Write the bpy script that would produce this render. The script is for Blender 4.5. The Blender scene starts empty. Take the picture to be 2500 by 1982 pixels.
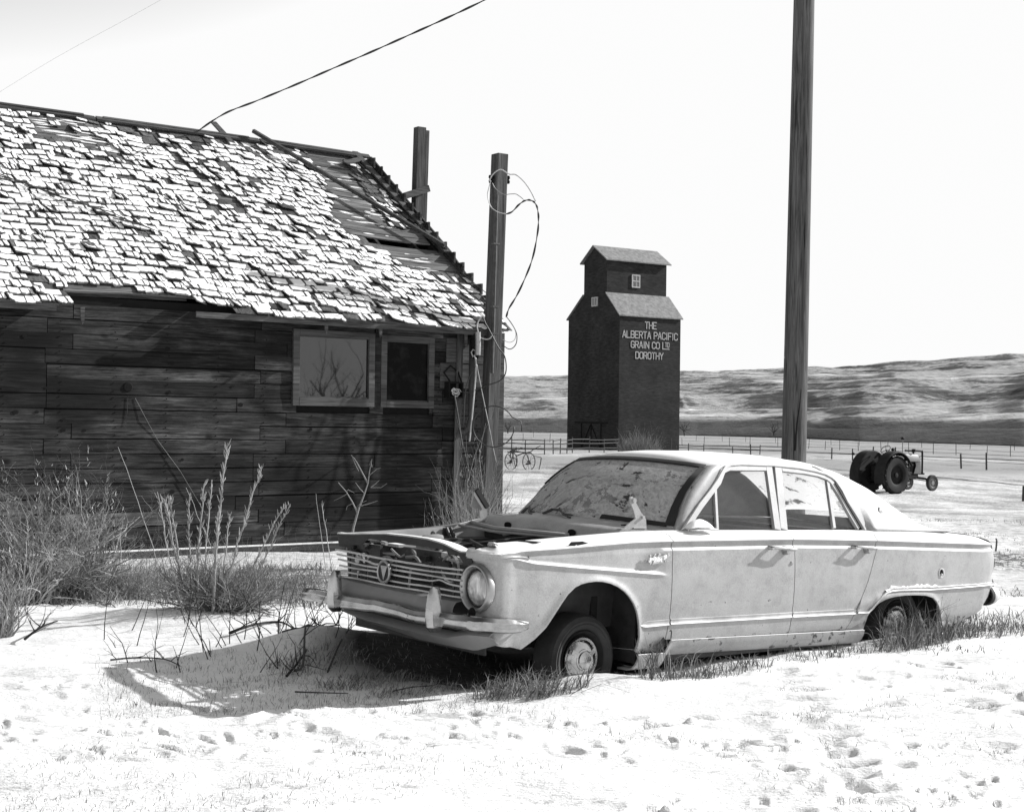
import bpy, math, random
import numpy as np
from mathutils import Matrix, Vector
PI = math.pi
R_ = math.radians
scn = bpy.context.scene
COL = scn.collection

# ------------------------------------------------------------------ camera
CAM_Z = 1.55
FPX = 3500.0                                   # focal length in pixels of the 2500 wide photograph
PITCH = math.atan(44 / FPX)
ROLL = R_(0.8)
cam_d = bpy.data.cameras.new('camera')
cam = bpy.data.objects.new('camera', cam_d)
COL.objects.link(cam)
cam_d.sensor_width = 36.0
cam_d.lens = 36.0 * FPX / 2500.0
cam_d.clip_start = 0.05
cam_d.clip_end = 9000
cam.matrix_world = (Matrix.Translation((0, 0, CAM_Z)) @ Matrix.Rotation(PI / 2 + PITCH, 4, 'X')
                    @ Matrix.Rotation(ROLL, 4, 'Z'))
scn.camera = cam

# ------------------------------------------------------------------ sky, sun, exposure
SUN_AZ = R_(23.0)                              # direction towards the sun, from +X towards +Y
SUN_EL = R_(28.3)
sv = Vector((math.cos(SUN_EL) * math.cos(SUN_AZ), math.cos(SUN_EL) * math.sin(SUN_AZ), math.sin(SUN_EL)))
world = bpy.data.worlds.new('World')
scn.world = world
world.use_nodes = True
wn, wl = world.node_tree.nodes, world.node_tree.links
wn.clear()
sky = wn.new('ShaderNodeTexSky')
sky.sky_type = 'NISHITA'
sky.sun_disc = False
sky.sun_elevation = SUN_EL
sky.sun_rotation = PI / 2 - SUN_AZ
sky.altitude = 700
sky.air_density = 1.0
sky.dust_density = 3.0
sky.ozone_density = 1.0
sep = wn.new('ShaderNodeSeparateColor')
wl.new(sky.outputs[0], sep.inputs[0])
bgn = wn.new('ShaderNodeBackground')           # black and white film behind a red filter: only the red of the sky
bgn.inputs['Strength'].default_value = 0.138
skn = wn.new('ShaderNodeMath')
skn.operation = 'POWER'
wl.new(sep.outputs[0], skn.inputs[0])
skn.inputs[1].default_value = 2.0
skc = wn.new('ShaderNodeMath')
skc.operation = 'MINIMUM'                      # the film saturates near the sun
wl.new(skn.outputs[0], skc.inputs[0])
skc.inputs[1].default_value = 3.8
wl.new(skc.outputs[0], bgn.inputs['Color'])
wo = wn.new('ShaderNodeOutputWorld')
wl.new(bgn.outputs[0], wo.inputs['Surface'])

sun_d = bpy.data.lights.new('sun', 'SUN')
sun_d.energy = 3.6
sun_d.angle = R_(0.53)
sun_d.color = (1.0, 1.0, 1.0)
sun = bpy.data.objects.new('sun', sun_d)
COL.objects.link(sun)
sun.matrix_world = sv.to_track_quat('Z', 'Y').to_matrix().to_4x4()
scn.view_settings.view_transform = 'Standard'
scn.view_settings.look = 'None'
scn.view_settings.exposure = 0.9
scn.view_settings.gamma = 1.0
scn.view_settings.use_curve_mapping = False

# ------------------------------------------------------------------ rays of the camera (to read true positions on real planes)
def ray(u, v):
    cr, sr = math.cos(-ROLL), math.sin(-ROLL)
    du, dv = u - 1250, v - 991
    a, b = du * cr - dv * sr, du * sr + dv * cr
    c, s = math.cos(PITCH), math.sin(PITCH)
    return Vector((a / FPX, c + b / FPX * s, s - b / FPX * c))
def at(u, v, Y):                               # the point of that ray at depth Y
    d = ray(u, v)
    return Vector((0, 0, CAM_Z)) + d * (Y / d.y)
def on_plane(u, v, p0, n):
    d = ray(u, v)
    o = Vector((0, 0, CAM_Z))
    t = (Vector(p0) - o).dot(n) / d.dot(n)
    return o + d * t

# ------------------------------------------------------------------ object helpers
def tag(o, label=None, cat=None, group=None, kind=None):
    if label: o['label'] = label
    if cat: o['category'] = cat
    if group: o['group'] = group
    if kind: o['kind'] = kind
    return o
def thing(name, label, cat, loc=(0, 0, 0), rz=0, group=None, M=None):
    o = bpy.data.objects.new(name, None)
    COL.objects.link(o)
    if M is not None: o.matrix_world = M
    else:
        o.location = loc
        o.rotation_euler = (0, 0, rz)
    o.empty_display_size = 0.1
    return tag(o, label, cat, group)
def link_mesh(name, me, mats, parent=None, smooth=False, solid=None, bevel=None):
    o = bpy.data.objects.new(name, me)
    COL.objects.link(o)
    for m in (mats if isinstance(mats, (list, tuple)) else [mats]):
        me.materials.append(m)
    if parent is not None: o.parent = parent
    if smooth:
        me.shade_smooth()
        if smooth != 'all': me.set_sharp_from_angle(angle=R_(smooth if smooth is not True else 40))
    if solid:
        md = o.modifiers.new('Solidify', 'SOLIDIFY')
        md.thickness = solid
        md.offset = -1
        if smooth and smooth != 'all':
            es = o.modifiers.new('EdgeSplit', 'EDGE_SPLIT')
            es.split_angle = R_(38)
    if bevel:
        md = o.modifiers.new('Bevel', 'BEVEL')
        md.width = bevel
        md.segments = 2
        md.limit_method = 'ANGLE'
    return o
def copy_tree(o, parent=None):
    c = o.copy()
    COL.objects.link(c)
    if parent is not None: c.parent = parent
    for ch in [k for k in bpy.data.objects if k.parent == o and k.name != c.name]:
        copy_tree(ch, c)
    return c

class MB:
    """collects shapes into one mesh"""
    def __init__(s):
        s.v, s.f, s.m = [], [], []
        s.tone = []
        s.t = 0.5
        s.mi = 0
    def add(s, vs, fs):
        b = len(s.v)
        s.v += [tuple(p) for p in vs]
        s.tone += [s.t] * len(vs)
        s.f += [tuple(b + i for i in f) for f in fs]
        s.m += [s.mi] * len(fs)
    def hexa(s, p):                            # eight corners: bottom ring, top ring
        s.add(p, [(3, 2, 1, 0), (4, 5, 6, 7), (0, 1, 5, 4), (1, 2, 6, 5), (2, 3, 7, 6), (3, 0, 4, 7)])
    def box(s, x0, y0, z0, x1, y1, z1, M=None):
        p = [(x0, y0, z0), (x1, y0, z0), (x1, y1, z0), (x0, y1, z0), (x0, y0, z1), (x1, y0, z1), (x1, y1, z1), (x0, y1, z1)]
        if M is not None: p = [M @ Vector(q) for q in p]
        s.hexa(p)
    def bar(s, a, b, w, h, up=(0, 0, 1), jit=0):   # straight bar of rectangular section
        a, b, up = Vector(a), Vector(b), Vector(up)
        d = (b - a).normalized()
        r = d.cross(up).normalized() * w * .5
        u = r.cross(d).normalized() * h * .5
        p = []
        for c in (a, b):
            for i, j in ((-1, -1), (1, -1), (1, 1), (-1, 1)):
                q = c + r * i + u * j
                if jit: q = q + Vector((random.uniform(-jit, jit), random.uniform(-jit, jit), random.uniform(-jit, jit)))
                p.append(q)
        s.add(p, [(0, 1, 2, 3), (7, 6, 5, 4), (0, 4, 5, 1), (1, 5, 6, 2), (2, 6, 7, 3), (3, 7, 4, 0)])
    def tube(s, pts, r, n=8, cap=True):
        pts = [Vector(p) for p in pts]
        rs = r if isinstance(r, (list, tuple)) else [r] * len(pts)
        vs, fs = [], []
        prev = None
        for i, p in enumerate(pts):
            d = (pts[min(i + 1, len(pts) - 1)] - pts[max(i - 1, 0)])
            if d.length < 1e-9: d = Vector((0, 0, 1))
            d.normalize()
            if prev is None:
                ref = Vector((0, 0, 1)) if abs(d.z) < .9 else Vector((1, 0, 0))
                a = d.cross(ref).normalized()
            else:
                a = prev - d * prev.dot(d)
                if a.length < 1e-6: a = d.cross(Vector((0, 0, 1)))
                a.normalize()
            prev = a
            b = d.cross(a)
            for k in range(n):
                t = 2 * PI * k / n
                vs.append(p + (a * math.cos(t) + b * math.sin(t)) * rs[i])
        for i in range(len(pts) - 1):
            for k in range(n):
                k2 = (k + 1) % n
                fs.append((i * n + k, i * n + k2, (i + 1) * n + k2, (i + 1) * n + k))
        if cap:
            fs.append(tuple(reversed(range(n))))
            fs.append(tuple((len(pts) - 1) * n + k for k in range(n)))
        s.add(vs, fs)
    def lathe(s, prof, c, axis, n=32, cap=False, arc=2 * PI):      # prof: (radius, height along axis)
        c, axis = Vector(c), Vector(axis).normalized()
        ref = Vector((0, 0, 1)) if abs(axis.z) < .9 else Vector((1, 0, 0))
        a = axis.cross(ref).normalized()
        b = axis.cross(a)
        vs, fs = [], []
        for r, h in prof:
            for k in range(n):
                t = arc * k / n
                vs.append(c + axis * h + (a * math.cos(t) + b * math.sin(t)) * r)
        for i in range(len(prof) - 1):
            for k in range(n):
                k2 = (k + 1) % n
                fs.append((i * n + k, (i + 1) * n + k, (i + 1) * n + k2, i * n + k2))
        if cap:
            fs.append(tuple(range(n)))
            fs.append(tuple(reversed([(len(prof) - 1) * n + k for k in range(n)])))
        s.add(vs, fs)
    def grid(s, rows, flip=False):
        n = len(rows[0])
        vs = [p for r in rows for p in r]
        fs = []
        for i in range(len(rows) - 1):
            for k in range(n - 1):
                q = (i * n + k, i * n + k + 1, (i + 1) * n + k + 1, (i + 1) * n + k)
                fs.append(tuple(reversed(q)) if flip else q)
        s.add(vs, fs)
    def poly(s, pts, d):                       # a flat outline with thickness along d
        n = len(pts)
        d = Vector(d)
        vs = [Vector(p) for p in pts] + [Vector(p) + d for p in pts]
        s.add(vs, [tuple(reversed(range(n))), tuple(range(n, 2 * n))] + [(i, (i + 1) % n, n + (i + 1) % n, n + i) for i in range(n)])
    def build(s, name, mat, parent=None, smooth=False, solid=None, bevel=None, M=None):
        me = bpy.data.meshes.new(name)
        me.from_pydata([tuple(M @ Vector(p)) for p in s.v] if M is not None else s.v, [], s.f)
        if isinstance(mat, (list, tuple)) and len(mat) > 1:
            me.polygons.foreach_set('material_index', s.m)
        at_ = me.attributes.new('tone', 'FLOAT', 'POINT')
        at_.data.foreach_set('value', s.tone)
        me.validate()
        me.update()
        return link_mesh(name, me, mat, parent, smooth, solid, bevel)

# ------------------------------------------------------------------ numpy noise
_rng = np.random.RandomState(7)
_tab = _rng.rand(256, 256)
def vnoise(x, y):
    xi, yi = np.floor(x).astype(int), np.floor(y).astype(int)
    fx, fy = x - xi, y - yi
    fx, fy = fx * fx * (3 - 2 * fx), fy * fy * (3 - 2 * fy)
    a, b = _tab[xi % 256, yi % 256], _tab[(xi + 1) % 256, yi % 256]
    c, d = _tab[xi % 256, (yi + 1) % 256], _tab[(xi + 1) % 256, (yi + 1) % 256]
    return (a * (1 - fx) + b * fx) * (1 - fy) + (c * (1 - fx) + d * fx) * fy - .5
def fbm(x, y, o=4, g=.5):
    s, a = 0, 1
    for i in range(o):
        s = s + a * vnoise(x + 17.3 * i, y + 9.1 * i)
        x, y, a = x * 2.03, y * 2.03, a * g
    return s
def ss(a, b, x):
    t = np.clip((x - a) / (b - a), 0, 1)
    return t * t * (3 - 2 * t)

# ------------------------------------------------------------------ materials (all grey: the photograph is black and white)
def new_mat(name):
    m = bpy.data.materials.new(name)
    m.use_nodes = True
    nt = m.node_tree
    nt.nodes.clear()
    out = nt.nodes.new('ShaderNodeOutputMaterial')
    p = nt.nodes.new('ShaderNodeBsdfPrincipled')
    nt.links.new(p.outputs[0], out.inputs[0])
    return m, nt, p, out
def N(nt, t, **kw):
    n = nt.nodes.new(t)
    for k, v in kw.items(): setattr(n, k, v)
    return n
def coords(nt, scale=(1, 1, 1), world=False, rot=(0, 0, 0)):
    tc = N(nt, 'ShaderNodeNewGeometry' if world else 'ShaderNodeTexCoord')
    mp = N(nt, 'ShaderNodeMapping')
    mp.inputs['Scale'].default_value = scale
    mp.inputs['Rotation'].default_value = rot
    nt.links.new(tc.outputs['Position' if world else 'Object'], mp.inputs[0])
    return mp.outputs[0]
def noise(nt, co, scale, detail=4, rough=.55, dist=0):
    n = N(nt, 'ShaderNodeTexNoise')
    n.inputs['Scale'].default_value = scale
    n.inputs['Detail'].default_value = detail
    n.inputs['Roughness'].default_value = rough
    n.inputs['Distortion'].default_value = dist
    nt.links.new(co, n.inputs['Vector'])
    return n.outputs['Fac']
def ramp(nt, fac, stops, interp='LINEAR'):
    r = N(nt, 'ShaderNodeValToRGB')
    r.color_ramp.interpolation = interp
    el = r.color_ramp.elements
    while len(el) < len(stops): el.new(.5)
    for e, (p, c) in zip(el, stops):
        e.position = p
        e.color = (c, c, c, 1)
    nt.links.new(fac, r.inputs[0])
    return r.outputs[0]
def mathn(nt, op, a, b=None, c=None, clamp=False):
    n = N(nt, 'ShaderNodeMath', operation=op)
    n.use_clamp = clamp
    for i, q in enumerate((a, b, c)):
        if q is None: continue
        if isinstance(q, (int, float)): n.inputs[i].default_value = q
        else: nt.links.new(q, n.inputs[i])
    return n.outputs[0]
def mixf(nt, f, a, b):
    n = N(nt, 'ShaderNodeMix', data_type='FLOAT')
    for i, q in zip((0, 2, 3), (f, a, b)):
        if isinstance(q, (int, float)): n.inputs[i].default_value = q
        else: nt.links.new(q, n.inputs[i])
    return n.outputs[0]
def bump(nt, p, h, strength=.3, dist=.01):
    b = N(nt, 'ShaderNodeBump')
    b.inputs['Strength'].default_value = strength
    b.inputs['Distance'].default_value = dist
    nt.links.new(h, b.inputs['Height'])
    nt.links.new(b.outputs[0], p.inputs['Normal'])
def plain(name, v, rough=.7, metal=0, var=.25, scale=6, bmp=.15, bdist=.004, spec=.5, stretch=(1, 1, 1)):
    m, nt, p, out = new_mat(name)
    co = coords(nt, stretch)
    n = noise(nt, co, scale, 5, .6)
    nt.links.new(ramp(nt, n, [(.25, v * (1 - var)), (.75, min(1, v * (1 + var)))]), p.inputs['Base Color'])
    p.inputs['Roughness'].default_value = rough
    p.inputs['Metallic'].default_value = metal
    p.inputs['Specular IOR Level'].default_value = spec
    if bmp: bump(nt, p, noise(nt, co, scale * 8, 3), bmp, bdist)
    return m
def wood(name, lo, hi, axis='X', fine=60, knots=True, rough=.8, stain=None, tone_amt=.5, world=False, rot=(0, 0, 0)):
    """weathered wood: grain runs along one axis; 'tone' (an attribute) varies board to board"""
    m, nt, p, out = new_mat(name)
    st = {'X': (.05, 1, 1), 'Y': (1, .05, 1), 'Z': (1, 1, .05)}[axis]
    co = coords(nt, st, world, rot)
    tone = N(nt, 'ShaderNodeAttribute', attribute_name='tone').outputs['Fac']
    sh = N(nt, 'ShaderNodeVectorMath', operation='ADD')          # every board gets its own grain
    cmb = N(nt, 'ShaderNodeCombineXYZ')
    t9 = mathn(nt, 'MULTIPLY', tone, 97.0)
    for i in range(3): nt.links.new(t9, cmb.inputs[i])
    nt.links.new(co, sh.inputs[0])
    nt.links.new(cmb.outputs[0], sh.inputs[1])
    cv = sh.outputs[0]
    g = noise(nt, cv, fine, 6, .65, .6)
    g2 = noise(nt, cv, fine * .18, 3, .5, .3)
    c1 = ramp(nt, g, [(.36, lo), (.64, hi)])
    k = mathn(nt, 'MULTIPLY', c1, mathn(nt, 'ADD', mathn(nt, 'MULTIPLY', tone, tone_amt), 1 - tone_amt * .5))
    k = mathn(nt, 'MULTIPLY', k, ramp(nt, g2, [(.3, .65), (.7, 1.2)]))
    crack = ramp(nt, noise(nt, cv, fine * .6, 2, .5, .2), [(.30, .25), (.37, 1)])
    k = mathn(nt, 'MULTIPLY', k, crack)
    if knots:
        vo = N(nt, 'ShaderNodeTexVoronoi')
        vo.inputs['Scale'].default_value = 3.1
        vs_ = N(nt, 'ShaderNodeMapping')
        vs_.inputs['Scale'].default_value = {'X': (.5, 1, 1), 'Y': (1, .5, 1), 'Z': (1, 1, .5)}[axis]
        tc = N(nt, 'ShaderNodeTexCoord')
        nt.links.new(tc.outputs['Object'], vs_.inputs[0])
        nt.links.new(vs_.outputs[0], vo.inputs['Vector'])
        kn = ramp(nt, vo.outputs['Distance'], [(.035, .08), (.075, .45), (.11, 1)])
        k = mathn(nt, 'MULTIPLY', k, kn)
    if stain:
        bl = noise(nt, coords(nt, (.28, 1, 1)), 7.0, 5, .7)
        k = mathn(nt, 'MULTIPLY', k, ramp(nt, bl, [(.34, .45), (.52, 1.0), (.68, 1.9)]))
        s1 = noise(nt, coords(nt, (.35, .35, .8)), stain, 3, .6)
        k = mathn(nt, 'MULTIPLY', k, ramp(nt, s1, [(.40, .22), (.56, 1)]))
    nt.links.new(k, p.inputs['Base Color'])
    p.inputs['Roughness'].default_value = rough
    p.inputs['Specular IOR Level'].default_value = .2
    bump(nt, p, g, .5, .004)
    return m

M_wood_dark = wood('weathered_siding', .008, .076, 'X', 46, True, stain=1.1, tone_amt=1.5)
M_wood_grey = wood('grey_timber', .035, .10, 'Z', 50, False, tone_amt=.4)
M_wood_greyx = wood('grey_board', .03, .10, 'X', 50, False, tone_amt=.5)
M_shingle = wood('cedar_shingle', .045, .14, 'Y', 45, False, tone_amt=.8)
M_frame_wood = wood('window_frame_wood', .26, .44, 'Z', 40, False, tone_amt=.3)
M_snow_clean = plain('settled_snow', .86, .9, var=.03, scale=9, bmp=.3, bdist=.01, spec=.15)
M_black = plain('black_void', .012, .95, var=.2, bmp=0, spec=.1)
M_rubber = plain('black_rubber', .03, .75, var=.35, scale=12, bmp=.3, spec=.3)
M_iron = plain('rusty_iron', .055, .7, .2, var=.5, scale=14, bmp=.5)
M_wire = plain('wire_dark', .03, .5, .2, var=.3)
M_wire_light = plain('wire_light', .45, .5, .1, var=.3)
M_pipe = plain('galvanised_pipe', .32, .42, .6, var=.3, scale=20)
M_galv = plain('steel_grey', .22, .5, .5, var=.4, scale=12)

# ------------------------------------------------------------------ the ground
def Gbase(x, y):
    z = .17 * (1 - ss(9.5, 16, y)) - 1.0 * ss(20, 52, y) - .3 * ss(80, 170, y)
    z = z + .16 * np.exp(-(((x + 1.05) / .50) ** 2 + ((y - 8.50) / .50) ** 2))      # drift under the front bumper
    z = z + .15 * np.exp(-(((x + .42) / .42) ** 2 + ((y - 8.55) / .42) ** 2))
    z = z + .07 * np.exp(-(((x + 2.2) / 1.0) ** 2 + ((y - 9.9) / .5) ** 2))
    for wx, wy, wr, wh_ in ((.44, 7.66, .36, .05), (2.60, 9.45, .50, .02)):      # drifts against the two near wheels
        z = z + wh_ * np.exp(-(((x - wx) / wr) ** 2 + ((y - wy) / wr) ** 2))
    # hollow under the car
    cx, cy = x - 1.05, y - 9.45
    a, b = cx * .783 + cy * .622, -cx * .622 + cy * .783
    z = z - .08 * (1 - ss(.55, .95, np.abs(b))) * (1 - ss(1.9, 2.4, np.abs(a)))
    return z
def Gdetail(x, y):
    near = 1 - ss(14, 40, y)
    d = .045 * fbm(x * .9 + 3, y * .9, 3) + .020 * near * fbm(x * 1.6 + 9, y * 3.4, 2) + .008 * near * fbm(x * 2.6, y * 4.2, 4, .5) + .006 * near * fbm(x * 9, y * 14, 3, .6)
    return d
FEET = []
random.seed(11)
for i in range(680):
    u, v = random.uniform(-100, 2650), random.uniform(1590, 2050)
    if v < 1640 and u < 1700 or (v < 1720 and 250 < u < 1150): continue
    p = on_plane(u, v, (0, 0, .17), Vector((0, 0, 1)))
    right = u > 1350
    if vnoise(np.array([p.x * 1.3 + 4]), np.array([p.y * 1.8]))[0] < -.12: continue
    FEET.append((p.x, p.y, random.choice((.02, .03, .05, .08, .11)) * random.uniform(.8, 1.2), random.choice((.018, .03, .05)) * random.uniform(.8, 1.2), random.uniform(-1.2, 1.2),
                 random.uniform(.006, .020) * (1.25 if right else .9)))
for i in range(26):                            # two lines of old footprints
    t = i / 25
    for (a, b) in (((2600, 1700), (1480, 1770)), ((1900, 1640), (2150, 1990))):
        u, v = a[0] + (b[0] - a[0]) * t + random.uniform(-25, 25), a[1] + (b[1] - a[1]) * t + random.uniform(-15, 15)
        p = on_plane(u, v, (0, 0, .17), Vector((0, 0, 1)))
        FEET.append((p.x, p.y, .13, .055, .4 + random.uniform(-.3, .3), .022))
def Gfeet(x, y):
    z = np.zeros_like(x)
    for fx, fy, a, b, r, d in FEET:
        m = (np.abs(x - fx) < .3) & (np.abs(y - fy) < .3)
        if not m.any(): continue
        dx, dy = x[m] - fx, y[m] - fy
        p, q = dx * math.cos(r) + dy * math.sin(r), -dx * math.sin(r) + dy * math.cos(r)
        e = (p / a) ** 2 + (q / b) ** 2
        z[m] += -d * np.exp(-e ** 1.5) + d * .35 * np.exp(-(np.sqrt(e) - 1.5) ** 2 * 5)
    return z
def G(x, y):
    x, y = np.array([float(x)]), np.array([float(y)])
    return float((Gbase(x, y) + Gdetail(x, y))[0])

def polar_sheet(name, rows, angs, hfun, mat, closed=False):
    A, Rr = np.meshgrid(np.array(angs), np.array(rows))
    X, Y = Rr * np.sin(A), Rr * np.cos(A)
    Z = hfun(X, Y)
    nr, na = X.shape
    me = bpy.data.meshes.new(name)
    me.vertices.add(nr * na)
    me.vertices.foreach_set('co', np.stack([X, Y, Z], -1).ravel().astype(np.float32))
    i, k = np.meshgrid(np.arange(nr - 1), np.arange(na if closed else na - 1), indexing='ij')
    k2 = (k + 1) % na
    q = np.stack([i * na + k, (i + 1) * na + k, (i + 1) * na + k2, i * na + k2], -1).reshape(-1, 4)[:, ::-1]
    me.loops.add(q.size)
    me.loops.foreach_set('vertex_index', q.ravel().astype(np.int32))
    me.polygons.add(len(q))
    me.polygons.foreach_set('loop_start', np.arange(0, q.size, 4, dtype=np.int32))
    me.polygons.foreach_set('loop_total', np.full(len(q), 4, dtype=np.int32))
    me.update()
    me.validate()
    me.shade_smooth()
    return link_mesh(name, me, mat)

def snow_mat():
    m, nt, p, out = new_mat('snow_ground')
    co = coords(nt, (1, 1, 1), True)
    cs = coords(nt, (1, 2.2, 1), True)
    sx = N(nt, 'ShaderNodeSeparateXYZ')
    nt.links.new(co, sx.inputs[0])
    Y, X = sx.outputs[1], sx.outputs[0]
    def yr(pts):                               # piecewise by true distance, metres 0..400
        return ramp(nt, mathn(nt, 'DIVIDE', Y, 400, clamp=True), [(a / 400, b) for a, b in pts])
    n1 = noise(nt, cs, 2.1, 6, .68)
    n2 = noise(nt, cs, 26, 3, .6)
    n3 = noise(nt, coords(nt, (1, .35, 1), True), .35, 5, .6)
    n4 = noise(nt, co, 9, 5, .7)
    # near: thin dead grass showing through trodden snow
    fine = mathn(nt, 'ADD', mathn(nt, 'MULTIPLY', n1, .62), mathn(nt, 'MULTIPLY', n2, .38))
    near = ramp(nt, mathn(nt, 'ADD', fine, yr([(0, 0), (9.5, 0), (15, .055), (60, .06)])), [(.542, 0), (.63, .9)])
    far = ramp(nt, mathn(nt, 'ADD', mathn(nt, 'MULTIPLY', n3, .55), mathn(nt, 'MULTIPLY', n4, .45)), [(.43, 0), (.57, 1)])
    cover = yr([(0, .0), (11, .15), (20, .9), (40, .85), (66, .8), (78, 1), (120, 1)])
    base = yr([(0, 0), (66, .0), (76, .45), (92, .8), (118, .8), (130, .45), (165, .8), (400, .85)])
    g = mathn(nt, 'MAXIMUM', mathn(nt, 'MULTIPLY', near, yr([(0, .75), (10, .6), (20, .8), (60, 1)])), mathn(nt, 'MULTIPLY', far, cover))
    # gravel showing beside the car's tail and behind the shack
    def blob(x0, y0, rx, ry):
        a = mathn(nt, 'DIVIDE', mathn(nt, 'SUBTRACT', X, x0), rx)
        b = mathn(nt, 'DIVIDE', mathn(nt, 'SUBTRACT', Y, y0), ry)
        d = mathn(nt, 'SQRT', mathn(nt, 'ADD', mathn(nt, 'MULTIPLY', a, a), mathn(nt, 'MULTIPLY', b, b)))
        return ramp(nt, d, [(.6, 1), (1.0, 0)])
    gr = noise(nt, coords(nt, (1, .55, 1), True), 7.5, 3, .75)
    gm = mathn(nt, 'MAXIMUM', blob(7.0, 17.2, 2.4, 2.0), blob(.6, 25.5, 2.3, 2.2))
    gravel = mathn(nt, 'MULTIPLY', ramp(nt, gr, [(.44, 0), (.50, 1)]), gm)
    # earth and litter under the bushes; under the car, earth with shade painted in
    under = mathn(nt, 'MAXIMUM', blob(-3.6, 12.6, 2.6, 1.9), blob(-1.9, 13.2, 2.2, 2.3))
    litter_shade = mathn(nt, 'MULTIPLY', ramp(nt, mathn(nt, 'ADD', mathn(nt, 'MULTIPLY', n4, .6), mathn(nt, 'MULTIPLY', n1, .4)), [(.44, 0), (.53, 1)]), under)
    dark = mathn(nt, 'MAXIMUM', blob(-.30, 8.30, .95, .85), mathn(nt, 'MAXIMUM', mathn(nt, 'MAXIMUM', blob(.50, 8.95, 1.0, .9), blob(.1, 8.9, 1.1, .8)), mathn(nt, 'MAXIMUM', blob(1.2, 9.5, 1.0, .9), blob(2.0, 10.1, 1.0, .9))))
    litter_shade = mathn(nt, 'MAXIMUM', litter_shade, dark)
    g = mathn(nt, 'MAXIMUM', mathn(nt, 'MAXIMUM', g, litter_shade), mathn(nt, 'MAXIMUM', gravel, base), clamp=True)
    snow = mathn(nt, 'MULTIPLY', ramp(nt, n1, [(.3, .80), (.7, .88)]), ramp(nt, noise(nt, co, 60, 4, .7), [(.32, .90), (.46, 1.0)]))
    earth = ramp(nt, n2, [(.3, .07), (.7, .20)])
    earth = mathn(nt, 'MULTIPLY', earth, mathn(nt, 'SUBTRACT', 1.0, mathn(nt, 'MULTIPLY', dark, .7)))  # colour darkened under the car to deepen its shade
    earth = mathn(nt, 'ADD', earth, yr([(0, 0), (60, .0), (120, .05), (400, .09)]))
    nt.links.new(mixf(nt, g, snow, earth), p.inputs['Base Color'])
    p.inputs['Roughness'].default_value = .9
    p.inputs['Specular IOR Level'].default_value = .15
    hh = mathn(nt, 'SUBTRACT', mathn(nt, 'ADD', mathn(nt, 'MULTIPLY', n2, .6), mathn(nt, 'MULTIPLY', noise(nt, co, 85, 3, .7), .22)), mathn(nt, 'MULTIPLY', g, .35))
    bump(nt, p, hh, .55, .03)
    return m
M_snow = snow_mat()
rows = [.3, 1.5, 3, 4.2] + list(np.arange(4.9, 12.5, .034))
while rows[-1] < 110: rows.append(rows[-1] * 1.011)
while rows[-1] < 5200: rows.append(rows[-1] * 1.06)
a0, a1 = R_(-25), R_(25)
angs = list(np.linspace(a0, a1, 620)) + list(np.linspace(a1, a0 + 2 * PI, 70)[1:-1])
def hg(X, Y):
    Z = Gbase(X, Y) + Gdetail(X, Y)
    m = (np.hypot(X, Y) < 13) & (Y > 3)
    Z[m] += Gfeet(X[m], Y[m])
    return Z
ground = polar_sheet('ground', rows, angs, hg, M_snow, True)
tag(ground, kind='structure')

# ------------------------------------------------------------------ badland hills across the valley
def hill_h(X, Y):
    r = np.hypot(X, Y)
    th = np.arctan2(X, Y)
    u = 1250 + FPX * np.tan(np.clip(th, -1.2, 1.2))
    foot = np.interp(u, [-2500, 1000, 1700, 2100, 2500, 3500], [560, 520, 470, 340, 280, 260])
    foot = foot * (1 + .07 * fbm(th * 7, th * 0 + 3.1, 3))
    top = np.interp(u, [-2500, 1000, 1300, 1660, 1880, 2060, 2130, 2185, 2300, 2500, 3500],
                    [.030, .0335, .0350, .0385, .0415, .0428, .0442, .0462, .0478, .0500, .053])
    D = 1450.0
    t = (r - foot) / (D - foot)                 # 0 at the foot, 1 at the skyline
    w = .10 * fbm(th * 7 + 5, r / 700.0, 4, .45) * ss(0, .15, t)       # gullies push the benches back and forth
    gul = np.abs(fbm(th * 15 + .0012 * r, r / 900.0, 3)) * 2
    tt = t + w - .030 * gul * ss(.05, .3, t)
    def step(a, wd):
        q = np.clip((tt - a) / wd, 0, 1)
        return q * (1.25 - .25 * q)
    Ht = (.045 * step(.0, .03) + .060 * step(.05, .035) + .06 * step(.12, .05) + .15 * step(.22, .07) + .20 * step(.36, .12)
          + .12 * step(.56, .06) + .11 * step(.66, .07) + .21 * step(.80, .13))
    Ht = Ht + .035 * np.clip(tt, 0, 1.2)
    Hs = top * D * .97 + CAM_Z + 1.3
    rough = (1.2 * fbm(X / 90, Y / 60, 4, .6) + .35 * fbm(X / 12, Y / 16, 3) - 2.6 * np.abs(fbm((X + .35 * Y) / 46, Y / 190, 4, .6))) * ss(0, .08, t) * (.5 + t)
    Z = -1.3 + Hs * Ht + rough
    Z = np.where(t <= 0, -2.2, Z)
    back = ss(1550, 2600, r)
    return Z * (1 - back) + (-20) * back
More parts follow.
